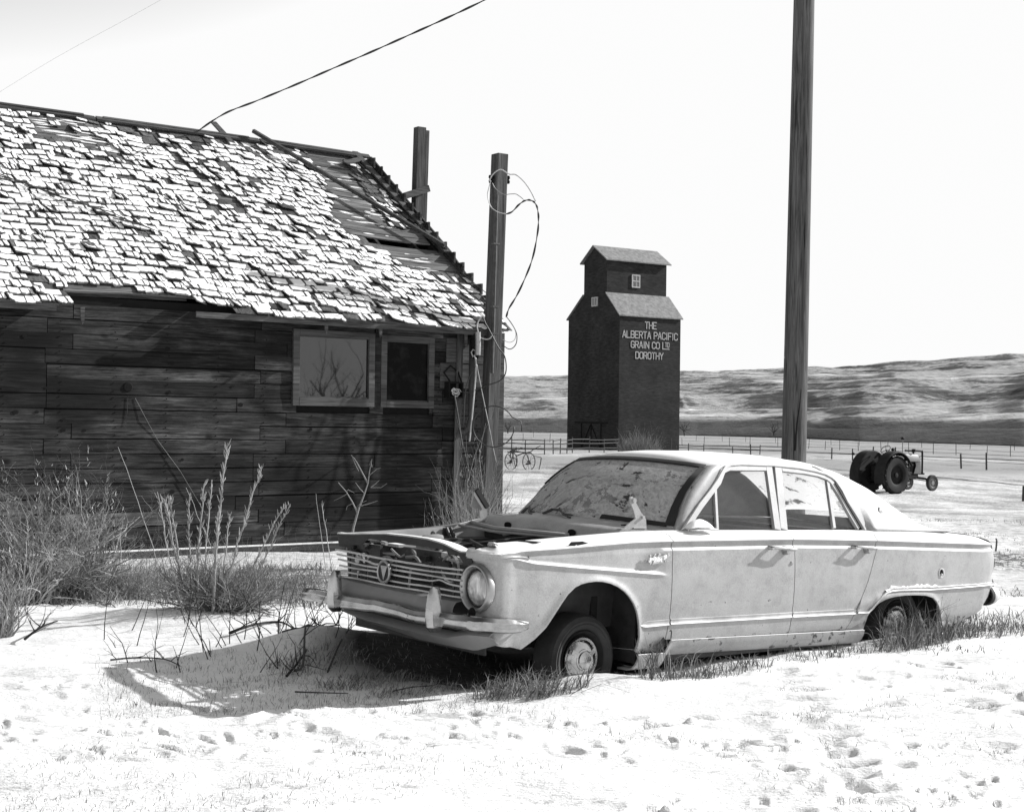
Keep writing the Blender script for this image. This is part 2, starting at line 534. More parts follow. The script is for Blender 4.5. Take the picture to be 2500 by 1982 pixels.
def hill_mat():
    m, nt, p, out = new_mat('badland_hill')
    co = coords(nt, (1, 1, 1), True)
    ge = N(nt, 'ShaderNodeNewGeometry')
    sx = N(nt, 'ShaderNodeSeparateXYZ')
    nt.links.new(ge.outputs['Normal'], sx.inputs[0])
    n1 = noise(nt, co, .02, 6, .65)
    n2 = noise(nt, co, .22, 5, .7)
    flat = mathn(nt, 'ADD', sx.outputs[2], mathn(nt, 'MULTIPLY', mathn(nt, 'SUBTRACT', n1, .5), .14))
    flat = mathn(nt, 'ADD', flat, mathn(nt, 'MULTIPLY', mathn(nt, 'SUBTRACT', n2, .5), .16))
    st = noise(nt, coords(nt, (.006, .006, .42), True), 1.0, 5, .65, .4)      # beds of clay and coal
    sn = ramp(nt, flat, [(.965, 0), (1.01, .55)])
    band = ramp(nt, st, [(.36, .55), (.50, 1.0), (.60, 1.9), (.66, 1.0)])
    earth = mathn(nt, 'MULTIPLY', ramp(nt, n2, [(.3, .065), (.7, .125)]), band)
    sp3 = N(nt, 'ShaderNodeSeparateXYZ')
    nt.links.new(co, sp3.inputs[0])
    lz = mathn(nt, 'ADD', mathn(nt, 'MULTIPLY', sp3.outputs[2], .085), mathn(nt, 'MULTIPLY', noise(nt, coords(nt, (1, .5, 0), True), .0055, 5, .55), 3.2))
    fr_ = mathn(nt, 'FRACT', lz)                   # snow held on the ledges, bare cliff under each
    led = mathn(nt, 'MULTIPLY', ramp(nt, fr_, [(.0, 0), (.03, 1), (.11, 1), (.16, 0)]), ramp(nt, n1, [(.38, .25), (.55, 1)]))
    clf = ramp(nt, fr_, [(.80, 1), (.93, .55), (1.0, .5)])
    earth = mathn(nt, 'MULTIPLY', earth, clf)
    sn = mathn(nt, 'MAXIMUM', sn, led)
    zq = mathn(nt, 'ADD', sp3.outputs[2], mathn(nt, 'MULTIPLY', n1, 3.0))
    scrub = ramp(nt, mathn(nt, 'DIVIDE', zq, 20, clamp=True), [(.0, 1), (.24, 1), (.32, 0)])      # dark brush along the foot
    earth = mixf(nt, scrub, earth, .045)
    sn = mathn(nt, 'MULTIPLY', sn, mathn(nt, 'SUBTRACT', 1.0, mathn(nt, 'MULTIPLY', scrub, .9)))
    nt.links.new(mixf(nt, sn, earth, .58), p.inputs['Base Color'])
    p.inputs['Roughness'].default_value = .95
    p.inputs['Specular IOR Level'].default_value = .1
    rib = noise(nt, coords(nt, (.045, .010, .02), True, (0, 0, .3)), 1.0, 6, .7, .8)
    bump(nt, p, mathn(nt, 'ADD', mathn(nt, 'MULTIPLY', n2, .5), rib), .55, 2.5)
    return m
hr = [255.0]
while hr[-1] < 1700: hr.append(hr[-1] * 1.0042)
while hr[-1] < 2700: hr.append(hr[-1] * 1.03)
hills = polar_sheet('hills', hr, list(np.linspace(R_(-34), R_(34), 620)), hill_h, hill_mat())
tag(hills, kind='structure')

# ------------------------------------------------------------------ the shack
SH_M = Matrix.Translation((-.167, 18.976, 0)) @ Matrix.Rotation(R_(36), 4, 'Z')
SH_I = SH_M.inverted()
shack = thing('wooden_shack', 'dark weathered board shack with snow lying on its broken shingle roof', 'shack', M=SH_M)
def wallp(u, v, yo=0):                         # photograph pixel to the shack's own coordinates on its front wall plane
    n = SH_M.to_3x3() @ Vector((0, 1, 0))
    return SH_I @ on_plane(u, v, SH_M @ Vector((0, yo, 0)), n)
random.seed(3)
SL = 9.2                                       # length of the shack, corner at local x = 0, wall face at y = 0, inside is +y
HOLES = [(-3.0, -1.98, 1.79, 2.60), (-1.79, -1.10, 1.79, 2.58)]
wb = MB()
RH = .163
z = -.14
row = 0
light = {(8, 0): .95, (8, 1): .6, (10, 0): .9, (4, 1): .95, (11, 2): .9}
while z < 2.70:
    joints = [-SL] + sorted([-8.1 + random.uniform(-.3, .3), -6.0 + (.28 if row % 2 else -.02) * random.choice((0, 1)),
                             -3.55 + random.choice((-.22, 0, .08, .42)), random.choice((-1.05, -1.9, -.9))]) + [0.03]
    for k in range(len(joints) - 1):
        xa, xb = joints[k] + .004, joints[k + 1] - .004
        if xb - xa < .1: continue
        wb.t = random.betavariate(2, 2) * .8
        if random.random() < .07: wb.t = 1.0
        segs = [(xa, xb)]
        for (h0, h1, h2, h3) in HOLES:
            if z + RH > h2 and z < h3:
                ns = []
                for a, b in segs:
                    if b <= h0 or a >= h1: ns.append((a, b))
                    else:
                        if h0 - a > .02: ns.append((a, h0))
                        if b - h1 > .02: ns.append((h1, b))
                segs = ns
        oy, tilt = random.uniform(-.003, .003), random.uniform(.0, .006)
        gp = random.choice((.004, .006, .009, .014))
        for a, b in segs:
            wa, wb_ = random.uniform(-.004, .004), random.uniform(-.004, .004)
            nn = max(1, int((b - a) / .7))
            for q in range(nn):
                p, r = a + (b - a) * q / nn, a + (b - a) * (q + 1) / nn
                sag = lambda x: .012 * math.sin(x * 1.7 + row) * .4 + (wa * (b - x) + wb_ * (x - a)) / (b - a)
                zb0, zb1 = z + sag(p), z + sag(r)
                wb.hexa([(p, oy - tilt, zb0), (r, oy - tilt, zb1), (r, .022, zb1), (p, .022, zb0),
                         (p, oy, zb0 + RH - gp), (r, oy, zb1 + RH - gp), (r, .022, zb1 + RH - gp), (p, .022, zb0 + RH - gp)])
    z += RH
    row += 1
wb.mi = 1                                      # nail heads, knots and splits, part of the cladding
for r in range(18):
    zc_ = -.14 + RH * (r + .5)
    if zc_ > 2.66: break
    for s in [-SL + .3 + .61 * i for i in range(15)]:
        for dz_ in (-.045, .045):
            x = s + random.uniform(-.02, .02)
            if any(h0 < x < h1 and h2 < zc_ < h3 for h0, h1, h2, h3 in HOLES): continue
            wb.lathe([(0, -.006), (random.uniform(.004, .008), -.0055), (.008, .0)], (x, -.004, zc_ + dz_), (0, 1, 0), 6)
    for k in range(4):
        x = random.uniform(-SL, -.1)
        if -3.1 < x < -1.0 and zc_ > 1.6: continue
        kr = random.uniform(.010, .026)
        zk = zc_ + random.uniform(-.05, .05)
        wb.add([(x + kr * 1.3 * math.cos(t), -.0075, zk + kr * math.sin(t)) for t in [2 * PI * q / 10 for q in range(10)]], [tuple(range(10))])
    for k in range(5):
        x = random.uniform(-SL, -.4)
        if -3.4 < x < -1.0 and zc_ > 1.6: continue
        L, zk = random.uniform(.1, .6), zc_ + random.uniform(-.07, .07)
        wb.add([(x, -.0078, zk), (x + L * .4, -.0078, zk - random.uniform(.003, .009)), (x + L, -.0078, zk + random.uniform(-.006, .006)), (x + L * .5, -.0078, zk + random.uniform(.0, .004))], [(0, 1, 2, 3)])
wall = wb.build('wall', [M_wood_dark, M_black], shack)
# nail heads and dark studs behind the cladding, the gable ends, the back wall
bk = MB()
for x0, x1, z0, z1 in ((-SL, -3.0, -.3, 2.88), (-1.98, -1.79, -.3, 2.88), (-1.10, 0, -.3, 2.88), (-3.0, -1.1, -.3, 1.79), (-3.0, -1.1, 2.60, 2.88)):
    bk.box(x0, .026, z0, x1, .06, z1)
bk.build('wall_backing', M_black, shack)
gb = MB()
gb.t = .5
zz = -.14
while zz < 5.5:                                # boards of the two gable ends
    y1 = 7.6 if zz < 2.8 else min(7.6, 3.75 + (5.68 - zz) / .73)
    y0 = .07 if zz < 2.8 else max(.07, 3.75 - (5.68 - zz) / .73)
    if y1 - y0 > .2:
        gb.t = random.random()
        gb.box(-.0, y0, zz, .03, y1, zz + .158)
        gb.box(-SL - .03, y0, zz, -SL, y1, zz + .158)
    zz += .163
gb.box(-SL, 7.55, -.1, 0, 7.6, 2.8)
gb.build('gable_wall', M_wood_dark, shack)
fl = MB()
fl.t = .2
fl.box(-7.6, -.10, -.30, -2.0, -.02, .075)
fp = fl.build('foundation_plank', M_wood_greyx, shack, bevel=.006)
sc = MB()
sc.box(-7.6, -.102, .076, -2.02, -.02, .088)
sc.build('snow_cap', M_snow_clean, fp)
cb = MB()
cb.t = .2
cb.box(-.12, -.03, .0, .05, -.004, 2.75)
cb.build('corner_board', M_wood_greyx, shack)
# black stain of an old nailed disc with two hanging wires
p = wallp(312, 945)
md = MB()
md.lathe([(.0, -.012), (.045, -.012), (.055, -.004), (.06, 0)], p, (0, 1, 0), 16)
md.build('wall_disc', M_black, shack)
mw = MB()
mw.tube([wallp(312, 970, -.008), wallp(310, 1010, -.01), wallp(303, 1040, -.008)], .003, 4)
mw.tube([wallp(330, 972, -.008), wallp(355, 1020, -.02), wallp(385, 1075, -.008), wallp(440, 1150, -.02), wallp(505, 1260, -.03)], .003, 4)
mw.build('hanging_wire', M_wire, shack)

# windows
def glass_mat(name, spec, rough, tint=.01, n=0):
    m, nt, p, out = new_mat(name)
    p.inputs['Base Color'].default_value = (tint,) * 3 + (1,)
    p.inputs['Specular IOR Level'].default_value = spec
    p.inputs['Roughness'].default_value = rough
    co = coords(nt, (1, 1, 1))
    if n:
        g = noise(nt, co, 5, 5, .6)
        nt.links.new(ramp(nt, g, [(.5, tint), (.8, n)]), p.inputs['Base Color'])
    bump(nt, p, noise(nt, co, 2.0, 2), .04, .01)
    return m
M_pane = glass_mat('old_window_glass', 1.0, .02, .014)
M_pane_dark = glass_mat('dark_window_glass', .06, .25, .003, .022)  # darker pane with very weak reflection
M_frame_grey = wood('weathered_window_frame', .05, .10, 'X', 40, False, tone_amt=.3)
def shack_window(x0, x1, z0, z1, w, pane, bottom=.11):
    f = MB()
    f.t = .6
    y0, y1 = -.035, .02
    f.box(x0, y0, z0, x0 + w, y1, z1)
    f.box(x1 - w, y0 + .001, z0, x1, y1, z1)
    f.box(x0 + w, y0 - .002, z1 - w, x1 - w, y1, z1)
    f.box(x0 + w, y0 - .002, z0, x1 - w, y1, z0 + bottom)
    fr = f.build('window', M_frame_grey, shack, bevel=.004)
    g = MB()
    g.box(x0 + w, .004, z0 + bottom, x1 - w, .009, z1 - w)
    g.build('glass_pane', pane, fr)
    s = MB()
    s.box(x0 + w, -.012, z0 + bottom, x1 - w, .003, z0 + bottom + .018)
    s.build('glazing_bead', M_frame_grey, fr)
    return fr
shack_window(-3.06, -1.93, 1.735, 2.655, .085, M_pane, .10)
shack_window(-1.84, -1.05, 1.735, 2.640, .085, M_pane_dark, .075)
dp = MB()
dp.t = .1
dp.box(-1.925, -.03, 1.72, -1.845, .02, 2.75)
dp.build('window_post', M_wood_dark, shack)
pb = MB()
pb.t = .9
pb.box(-.86, -.018, 2.33, -.13, -.004, 2.64)
pb.t = .5
pb.box(-.95, -.012, 2.0, -.16, -.004, 2.32)
pb.build('patch_board', M_wood_greyx, shack)

# roof: sheathing, rafters, shingles and the snow on them.  s runs along the eave, w up the slope
EY, EZ, RY, RZ = -.25, 2.78, 3.75, 5.61
SLEN = math.hypot(RY - EY, RZ - EZ)
cw, sw = (RY - EY) / SLEN, (RZ - EZ) / SLEN
def rp(s, w, h=0):
    sag = -.035 * math.sin(s * .9 + 1) * math.sin(PI * min(max(w / SLEN, 0), 1)) + .015 * math.sin(s * 2.3)
    return Vector((s, EY + w * cw - (h + sag) * sw, EZ + w * sw + (h + sag) * cw))
RAKE = .16
def rake(w): return RAKE - .30 * max(0, 1 - w / 2.2) * .6
def bare(s, w):                                # where the shingles have gone
    pts = [(4.75, -.95), (4.3, -1.05), (3.4, -1.15), (2.9, -1.45), (2.35, -1.50), (2.0, -1.2), (1.7, -1.0), (1.45, -.98), (1.30, -.35), (1.2, .3)]
    if w < 1.2 or w > 4.75: return False
    for (w1, s1), (w0, s0) in zip(pts, pts[1:]):
        if w0 <= w <= w1:
            lim = s0 + (s1 - s0) * (w - w0) / (w1 - w0)
            if w > 2.7 and s > -.38 - .1 * (4.4 - w): return False
            return s > lim
    return False
def missing(s, w):
    if bare(s, w): return True
    if -5.15 < s < -4.35 and 4.0 < w < 4.75 and random.random() < .8: return True
    if -4.6 < s < -3.9 and 3.55 < w < 4.3 and random.random() < .5: return True
    if -5.85 < s < -3.9 and w < .40 * min(1, (-3.8 - s) / 1.5) + random.uniform(-.05, .05): return True
    if abs((s + 3.15) + (w - 3.4) * .28) < .09 and 2.5 < w < 4.6: return True
    if -3.2 < s < -1.3 and abs(w - 3.12 - .03 * s) < .04: return False
    if w > 4.55 and random.random() < .55: return True
    return random.random() < .007
she = MB()
w = .0
k = 0
while w < SLEN - .05:
    bw = random.uniform(.125, .15)
    for (a, b) in ((-SL - .1, -6.2), (-6.2, -3.6), (-3.6, -1.4), (-1.4, rake(w) - .02)):
        if 2.02 < w < 2.22 and a > -1.6:
            continue
        if w < .3 and -6.3 < a < -3.7: a, b = (-6.2, -5.95) if w < .15 else (a, b)
        she.t = random.random()
        j = random.uniform(-.03, .02)
        n = 5
        for q in range(n):
            s0, s1 = a + (b - a) * q / n, a + (b - a) * (q + 1) / n - (.004 if q == n - 1 else 0)
            h = random.uniform(-.003, .003)
            p = [rp(s0, w, -.024), rp(s1, w, -.024), rp(s1, w + bw, -.024), rp(s0, w + bw, -.024),
                 rp(s0, w, -.002), rp(s1, w, -.002), rp(s1, w + bw, -.002), rp(s0, w + bw, -.002)]
            she.hexa(p)
    w += bw + random.choice((.006, .01, .02, .03))
    k += 1
M_sheath = wood('roof_sheathing', .06, .20, 'X', 42, False, tone_amt=.7)
roof = MB()
snow = MB()
EXP = .150
random.seed(21)
nrow = int((SLEN + .05) / EXP)
def shingle(s0, s1, w0, lift, tw, tone, L=.30, sn=True, thick=.009, snow_p=1):
    roof.t = tone
    hb, ht = .014 + lift, .001
    tl, tr = random.choice((0, 0, .004, .012, .020)) * (1 + lift / .03), random.uniform(0, .005)
    da, db = random.uniform(-.012, .012), random.uniform(-.012, .012)
    p = lambda s, w, h: rp(s + tw * (w - w0), w, h)
    bot = [p(s0, w0 + da, hb + tl - thick), p(s1, w0 + db, hb + tr - thick), p(s1, w0 + L, ht - .006), p(s0, w0 + L, ht - .006)]
    top = [p(s0, w0 + da, hb + tl), p(s1, w0 + db, hb + tr), p(s1, w0 + L, ht + .004), p(s0, w0 + L, ht + .004)]
    roof.hexa(bot + top)
    if sn and random.random() < snow_p:
      for part_ in ((0, 1),) if random.random() < .62 or s1 - s0 < .08 else ((0, .5 + random.uniform(-.2, .2)), (-1, 1)):
        sl = s0 + random.choice((-.004, -.003, .0, .008, .016))
        sr = s1 + random.choice((.005, .004, .0, -.004))
        wl_, wh = w0 + max(da, db) + random.uniform(.006, .024), w0 + EXP + random.uniform(-.01, .03)
        if part_ == (0, 1): last_ = None
        elif part_[0] == 0:
            last_ = sl + (sr - sl) * part_[1]
            sr = last_ - random.uniform(.002, .006)
        else: sl = last_ + random.uniform(.003, .012)
        if sr - sl < .025: continue
        e = max(2, int((sr - sl) / .035))
        th = random.uniform(.005, .013)
        hs = lambda s, w: (hb + tl + (tr - tl) * (s - s0) / (s1 - s0)) * (1 - (w - w0) / L) + ht * (w - w0) / L
        ring = []
        for i in range(e + 1):
            s = sl + (sr - sl) * i / e
            ring.append((s, wl_ + random.uniform(-.010, .012) + (.012 if i in (0, e) else 0)))
        ring.append((sr, (wl_ + wh) / 2))
        for i in range(e + 1):
            s = sr - (sr - sl) * i / e
            ring.append((s, wh))
        ring.append((sl + random.uniform(-.002, .012), (wl_ + wh) / 2))
        n = len(ring)
        cs_ = (sum(a for a, b in ring) / n, sum(b for a, b in ring) / n)
        lo = [p(a, b, hs(a, b) + .001) for a, b in ring]
        hi = [p(cs_[0] + (a - cs_[0]) * .93, cs_[1] + (b - cs_[1]) * .90, hs(a, b) + th) for a, b in ring]
        snow.add(lo + hi, [tuple(range(n, 2 * n))] + [(i, (i + 1) % n, n + (i + 1) % n, n + i) for i in range(n)])
for r in range(nrow + 1):
    w0 = r * EXP - .04
    s = -SL - .1 + random.uniform(0, .1)
    drift = random.uniform(-.1, .1)
    while s < rake(w0) - .03:
        wd = random.choice((.05, .07, .09, .11, .13, .16, .22))
        if w0 > 2.5 and s > -.6: wd *= .6
        s1 = min(s + wd, rake(w0) + random.uniform(-.03, .02))
        if not missing((s + s1) / 2, w0 + .06) and s1 - s > .03:
            near_edge = ss(-1.0, .1, s)
            lift = random.choice((0, 0, .002, .006, .020)) + random.random() * .005
            jw = random.uniform(-.028, .028)
            if random.random() < .05: jw -= random.uniform(.02, .07)
            sp = .975 - .50 * near_edge - (.15 if w0 > 4.3 else 0) - (.12 if (w0 < .35 and s > -4.4) else 0)
            if abs((s + 2.55) + (w0 - 3.4) * .33) < .05: sp = .25
            shingle(s + .003, s1 - random.uniform(.001, .004), w0 + jw, lift, random.uniform(-.09, .09), random.random(), snow_p=sp)
        s = s1
roof_o = roof.build('roof', M_shingle, shack)
snow_o = snow.build('snow_cover', M_snow_clean, roof_o)
sh_o = she.build('sheathing', M_sheath, roof_o)
# snow lying in strips on the bare sheathing
sp_ = MB()
for i in range(120):
    w = random.uniform(1.3, 4.7)
    s = random.uniform(-1.4, -.1)
    if not bare(s, w) or 1.95 < w < 2.3: continue
    L, h = random.uniform(.05, .35), random.uniform(.012, .03)
    e = min(s + L, -.35)
    if e - s < .03: continue
    pts = [(s, w), (s + (e - s) * .3, w - h * .4), (s + (e - s) * .7, w - h * .3), (e, w), (s + (e - s) * .6, w + h * .6), (s + (e - s) * .3, w + h * .5)]
    sp_.poly([rp(a, b, 0) for a, b in pts], (0, -.004, .006))
for i in range(60):
    w, s = random.uniform(3.9, 4.75), random.uniform(-5.2, -3.9)
    L, h = random.uniform(.1, .4), random.uniform(.015, .04)
    pts = [(s, w), (s + L * .3, w - h * .4), (s + L * .7, w - h * .3), (s + L, w), (s + L * .6, w + h * .6), (s + L * .3, w + h * .5)]
    sp_.poly([rp(a, b, 0) for a, b in pts], (0, -.004, .006))
tag(sp_.build('snow_dusting', M_snow_clean, roof_o), kind='stuff')
# ridge cap, rake boards, rafters, back slope
rb = MB()
rb.t = .3
for a, b in ((-SL - .1, -4.2), (-4.18, -1.75), (-1.73, .12)):
    rb.t = random.random()
    rb.bar(rp(a, SLEN - .02, .045), rp(b, SLEN - .02, .045 - .015 * random.random()), .10, .03, (0, -sw, cw))
    rb.bar(rp(a + .1, SLEN + .01, .062), rp(b - .15, SLEN + .01, .055), .05, .02, (0, -sw, cw))
rb.build('ridge_board', M_wood_greyx, roof_o)
rk = MB()
rk.t = .85
rk.bar(rp(-.10, 4.97, .055), rp(.02, 1.98, .06), .10, .025, (0, -sw, cw))
rk.t = .3
rk.bar(rp(.13, 4.85, .0), rp(.10, 2.0, .0), .03, .12, (0, -sw, cw))
rk.bar(rp(.13, 2.0, -.02), rp(-.1, .15, -.03), .03, .10, (0, -sw, cw))
rk.t = .7
rk.bar(rp(-.45, 4.55, .05), rp(-.13, 4.72, .06), .10, .02, (0, -sw, cw))
rk.build('rake_board', M_wood_greyx, roof_o, bevel=.004)
rf = MB()
rf.t = .15
for s in [-SL + .3 + .61 * i for i in range(15)] + [-.05]:
    rf.bar(rp(s, .36, -.075), rp(s, SLEN - .05, -.075), .045, .10, (0, -sw, cw))
rf.build('rafter', M_wood_dark, roof_o)
bs = MB()
bs.box(0, 0, 0, 1, 1, 1)
bs.v = [tuple(q) for q in [(-SL - .1, 3.77, 5.55), (.12, 3.77, 5.55), (.12, 7.9, 2.66), (-SL - .1, 7.9, 2.66), (-SL - .1, 3.77, 5.63), (.12, 3.77, 5.63), (.12, 7.9, 2.74), (-SL - .1, 7.9, 2.74)]]
bs.build('back_slope', M_shingle, roof_o)
fa = MB()
for a, b, w_ in ((-SL, -5.98, .0), (-5.9, -4.4, .34), (-4.4, -.3, .0)):
    fa.t = random.random()
    fa.bar(rp(a, w_ - .012, -.05), rp(b, w_ - .012, -.05), .02, .07, (0, 0, 1), .003)
fa.build('fascia', M_wood_greyx, roof_o)
ic = MB()                                      # ragged strips hanging from the eave
for s, L in ((-5.72, .16), (-2.75, .13), (-2.0, .15), (-.72, .18)):
    a = rp(s, .0, -.04)
    ic.t = .7
    ic = MB()
    ic.t = .7
    ic.poly([a, a + Vector((.05, 0, .01)), a + Vector((.045, 0, -L)), a + Vector((.02, 0, -L * 1.15)), a + Vector((.005, 0, -L * .7))], (0, .02, 0))
    ic.build('hanging_splinter', M_wood_greyx, roof_o)

# loose boards lying on the roof: things of their own
lb = MB()
lb.t = .2
lb.bar(rp(-1.86, 4.93, .16), rp(-.02, 2.02, .13), .05, .05, (0, -sw, cw))
tag(lb.build('loose_board', M_wood_greyx, None, M=SH_M), 'long thin dark board lying diagonally down the bare corner of the shingle roof', 'board')
lb = MB()
lb.t = .95
a = rp(-2.24, 4.6, .03)
lb.bar(a, rp(-2.32, 5.3, .05), .085, .02, (0, -1, .2))
tag(lb.build('ridge_slat', M_wood_grey, None, M=SH_M), 'short pale slat sticking up over the ridge of the shingle roof', 'slat')
lb = MB()
for i in range(9):
    s = -6.1 + i * .17
    lb.tube([rp(s + random.uniform(-.1, .1), 3.0 - i * .13, .05), rp(s + .25, 2.8 - i * .13, .07 + random.random() * .03), rp(s + .5, 2.6 - i * .12, .05)], [.009, .006, .003], 4)
tag(lb.build('fallen_branch', M_iron, None, M=SH_M), 'thin bare branch lying on the snowy shingles at the left of the roof', 'branch')


wr = MB()
wr.tube([rp(-1.45, 2.2, .05), rp(-1.62, 1.9, .12), rp(-1.6, 1.6, .05), rp(-1.35, 1.3, .04), rp(-.9, .7, .04), rp(-.55, .35, .03), rp(-.45, .02, .0), rp(-.42, -.1, -.4)], .004, 5)
tag(wr.build('roof_wire', M_wire, None, M=SH_M), 'thin dark wire trailing down the shingles from the hole in the roof', 'wire')
wr = MB()
wr.tube([rp(-.02, 1.95, .03), rp(-.03, 1.5, .04), rp(-.1, 1.1, .12), rp(-.05, .7, .14), rp(-.2, .3, .1), rp(-.3, .02, .0), Vector((-.35, -.15, 2.3))], .005, 5)
tag(wr.build('roof_cable', M_wire, None, M=SH_M), 'dark cable running from the rake board down to the shack corner', 'cable')

# two planks standing behind the roof
pk = thing('plank_post', 'pair of weathered upright planks standing behind the right slope of the roof', 'post', M=SH_M)
for (x0, x1, y0, y1, z1, t) in ((.55, .70, 3.0, 3.13, 6.05, .55), (.725, .785, 3.04, 3.16, 6.02, .35)):
    b = MB()
    b.t = t
    b.hexa([(x0 - .12, y0, 0), (x1 - .12, y0, 0), (x1 - .12, y1, 0), (x0 - .12, y1, 0), (x0, y0, z1), (x1, y0, z1), (x1, y1, z1 + .02), (x0, y1, z1)])
    b.build('plank', M_wood_grey, pk, bevel=.005)
b = MB()
b.bar((.20, 2.96, 4.92), (.74, 2.96, 5.12), .03, .10)
b.build('cross_piece', M_wood_greyx, pk)

# ------------------------------------------------------------------ service mast at the corner of the shack, its wires and pipes
mast = thing('service_mast', 'square timber mast with pipe, standing at the right corner of the shack', 'utility post', M=SH_M)
b = MB()
b.t = .6
b.hexa([(-.47, -.33, -.1), (-.29, -.33, -.1), (-.29, -.17, -.1), (-.47, -.17, -.1), (-.31, -.33, 5.06), (-.145, -.33, 5.06), (-.145, -.17, 5.06), (-.31, -.17, 5.06)])
b.build('timber', M_wood_grey, mast, bevel=.008)
b = MB()
b.tube([(-.345, -.36, 4.5), (-.385, -.365, 2.2)], .022, 8)
b.build('cable_cover', M_iron, mast)
for x, z in ((-.36, 4.72), (-.10, 4.74)):
    b = MB()
    b.lathe([(.0, -.05), (.028, -.05), (.034, -.02), (.022, 0), (.036, .02), (.03, .05), (0, .05)], (x, -.25, z), (0, 0, 1), 12)
    b.build('insulator', M_black, mast)
for z in (3.86, 3.05, 2.7):
    b = MB()
    b.box(-.40, -.385, z, -.30, -.33, z + .02)
    b.build('pipe_strap', M_iron, mast)
def S(p, c):                                   # picture positions of a crop to real points at the mast's depth
    x0, y0, k = c
    return lambda Y=18.28: [at(x0 + a * k, y0 + b_ * k, Y + (q[0] if q else 0)) for a, b_, *q in p]
C1 = (1150, 350, 250 / 777)
C2 = (1100, 750, 160 / 684)
def smooth_path(pts, n=4):
    out = []
    P = [Vector(p) for p in pts]
    for i in range(len(P) - 1):
        p0, p1, p2, p3 = P[max(i - 1, 0)], P[i], P[i + 1], P[min(i + 2, len(P) - 1)]
        for k in range(n):
            t = k / n
            out.append(.5 * ((2 * p1) + (p2 - p0) * t + (2 * p0 - 5 * p1 + 4 * p2 - p3) * t * t + (3 * p1 - p0 - 3 * p2 + p3) * t ** 3))
    out.append(P[-1])
    return out
def wire(name, pts, r, mat, label, parent=None, n=5, twist=0):
    m = MB()
    P = smooth_path(pts, 5)
    m.tube(P, r * (.7 if twist else 1), n)
    if twist:
        for ph in (0, PI):
            Q = []
            P2 = smooth_path(pts, 40)
            for i, p in enumerate(P2):
                a = i * twist + ph
                Q.append(p + Vector((math.cos(a), math.sin(a) * .5, math.sin(a))) * r * .9)
            m.tube(Q, r * .55, 4)
    o = m.build(name, mat, parent, smooth='all')
    if label: tag(o, label, 'wire')
    return o
W = lambda p, c: S(p, c)()
wire('mast_wire', W([(140, 290), (155, 250), (190, 215), (230, 200), (290, 235), (340, 240), (400, 290), (450, 360), (490, 440)], C1), .008, M_wire_light, 'pale wire arching from the top of the timber mast')
wire('mast_wire', W([(150, 285), (135, 340), (125, 400), (150, 480), (200, 520), (265, 537)], C1), .006, M_wire_light, 'pale wire looped round the upper left side of the timber mast')
wire('service_cable', W([(265, 537), (310, 520), (370, 460), (420, 432), (470, 440), (500, 480), (512, 560), (505, 680), (470, 860), (420, 1000), (350, 1150), (290, 1250), (268, 1315)], C1), .009, M_wire, 'long black cable hanging free beside the timber mast', twist=.08)
wire('mast_wire', W([(160, 300), (190, 350), (250, 388), (300, 386), (345, 388), (400, 428)], C1), .005, M_galv, 'grey wire sticking out straight right of the timber mast')
wire('wire_loop', W([(268, 1315), (310, 1370), (345, 1440), (345, 1510), (320, 1550), (285, 1560), (240, 1530)], C1), .006, M_wire, 'dark wire loop curling off the eave right of the mast')
wire('wire_loop', W([(268, 1315), (320, 1390), (340, 1440), (330, 1490), (290, 1510), (240, 1490)], C1), .004, M_wire_light, 'thin pale wire loop inside the dark loop right of the mast')
wire('wire_loop', W([(340, 90), (300, 130), (278, 190), (285, 250), (300, 310), (370, 335), (410, 325), (432, 298)], C2), .008, M_wire_light, 'pale wire loop hanging in front of the mast under the eave')
wire('service_cable', W([(335, 90), (365, 170), (400, 230), (500, 420), (560, 500), (580, 600), (570, 700), (510, 770), (400, 810), (270, 860), (190, 890), (120, 880)], C2), .008, M_wire, 'black cable looping off the mast against the sky and back to the wall')
wire('drop_cable', W([(300, 500), (270, 600), (200, 720), (160, 850), (145, 1000), (135, 1240)], C2), .007, M_wire, 'black cable dropping from the weatherhead down the shack wall')
wire('guy_wire', W([(245, 500), (268, 580), (255, 800), (228, 1100), (198, 1400)], C2), .011, M_wire_light, 'bright straight guy wire running down to the grass by the shack corner')
wire('guy_wire', W([(268, 580), (330, 900), (400, 1240), (440, 1450), (475, 1620)], C2), .007, M_galv, 'thin grey guy wire slanting down across the timber mast')
wire('ground_rod', W([(40, 915), (80, 1150), (125, 1475)], C2), .011, M_iron, 'dark thin rod leaning under the meter box')
ring = []
for i in range(28):
    a = 2 * PI * i / 26
    ring.append((450 + 216 * math.cos(a) + (3 * i if i > 24 else 0), 1245 + 214 * math.sin(a)))
m = MB()
m.tube(W(ring, C2), .008, 6)
tag(m.build('cable_coil', M_wire, smooth='all'), 'big black hoop of cable hanging on the mast', 'cable')
# weatherhead, conduit and boxes on the wall
wh = thing('weatherhead', 'grey pipe weatherhead with insulators under the eave left of the mast', 'conduit')
P_ = W([(285, 260), (287, 380), (283, 500)], C2)
m = MB()
m.tube(P_, .038, 10)
m.build('pipe', M_pipe, wh, smooth=True)
for (a, b_) in ((285, 345), (240, 330), (238, 420), (268, 490)):
    p = at(C2[0] + a * C2[2], C2[1] + b_ * C2[2], 18.48)
    m = MB()
    m.lathe([(0, -.06), (.04, -.055), (.05, -.02), (.035, 0), (.05, .025), (.04, .06), (0, .06)], p, (0, 0, 1), 12)
    m.build('insulator', M_black, wh)
m = MB()
m.tube(W([(235, 520), (215, 470), (235, 440), (260, 455), (258, 490)], C2), .01, 6)
m.build('hook', M_pipe, wh, smooth='all')
M_trim_dark = plain('dull_conduit', .055, .6, .2, var=.3)
cd = MB()
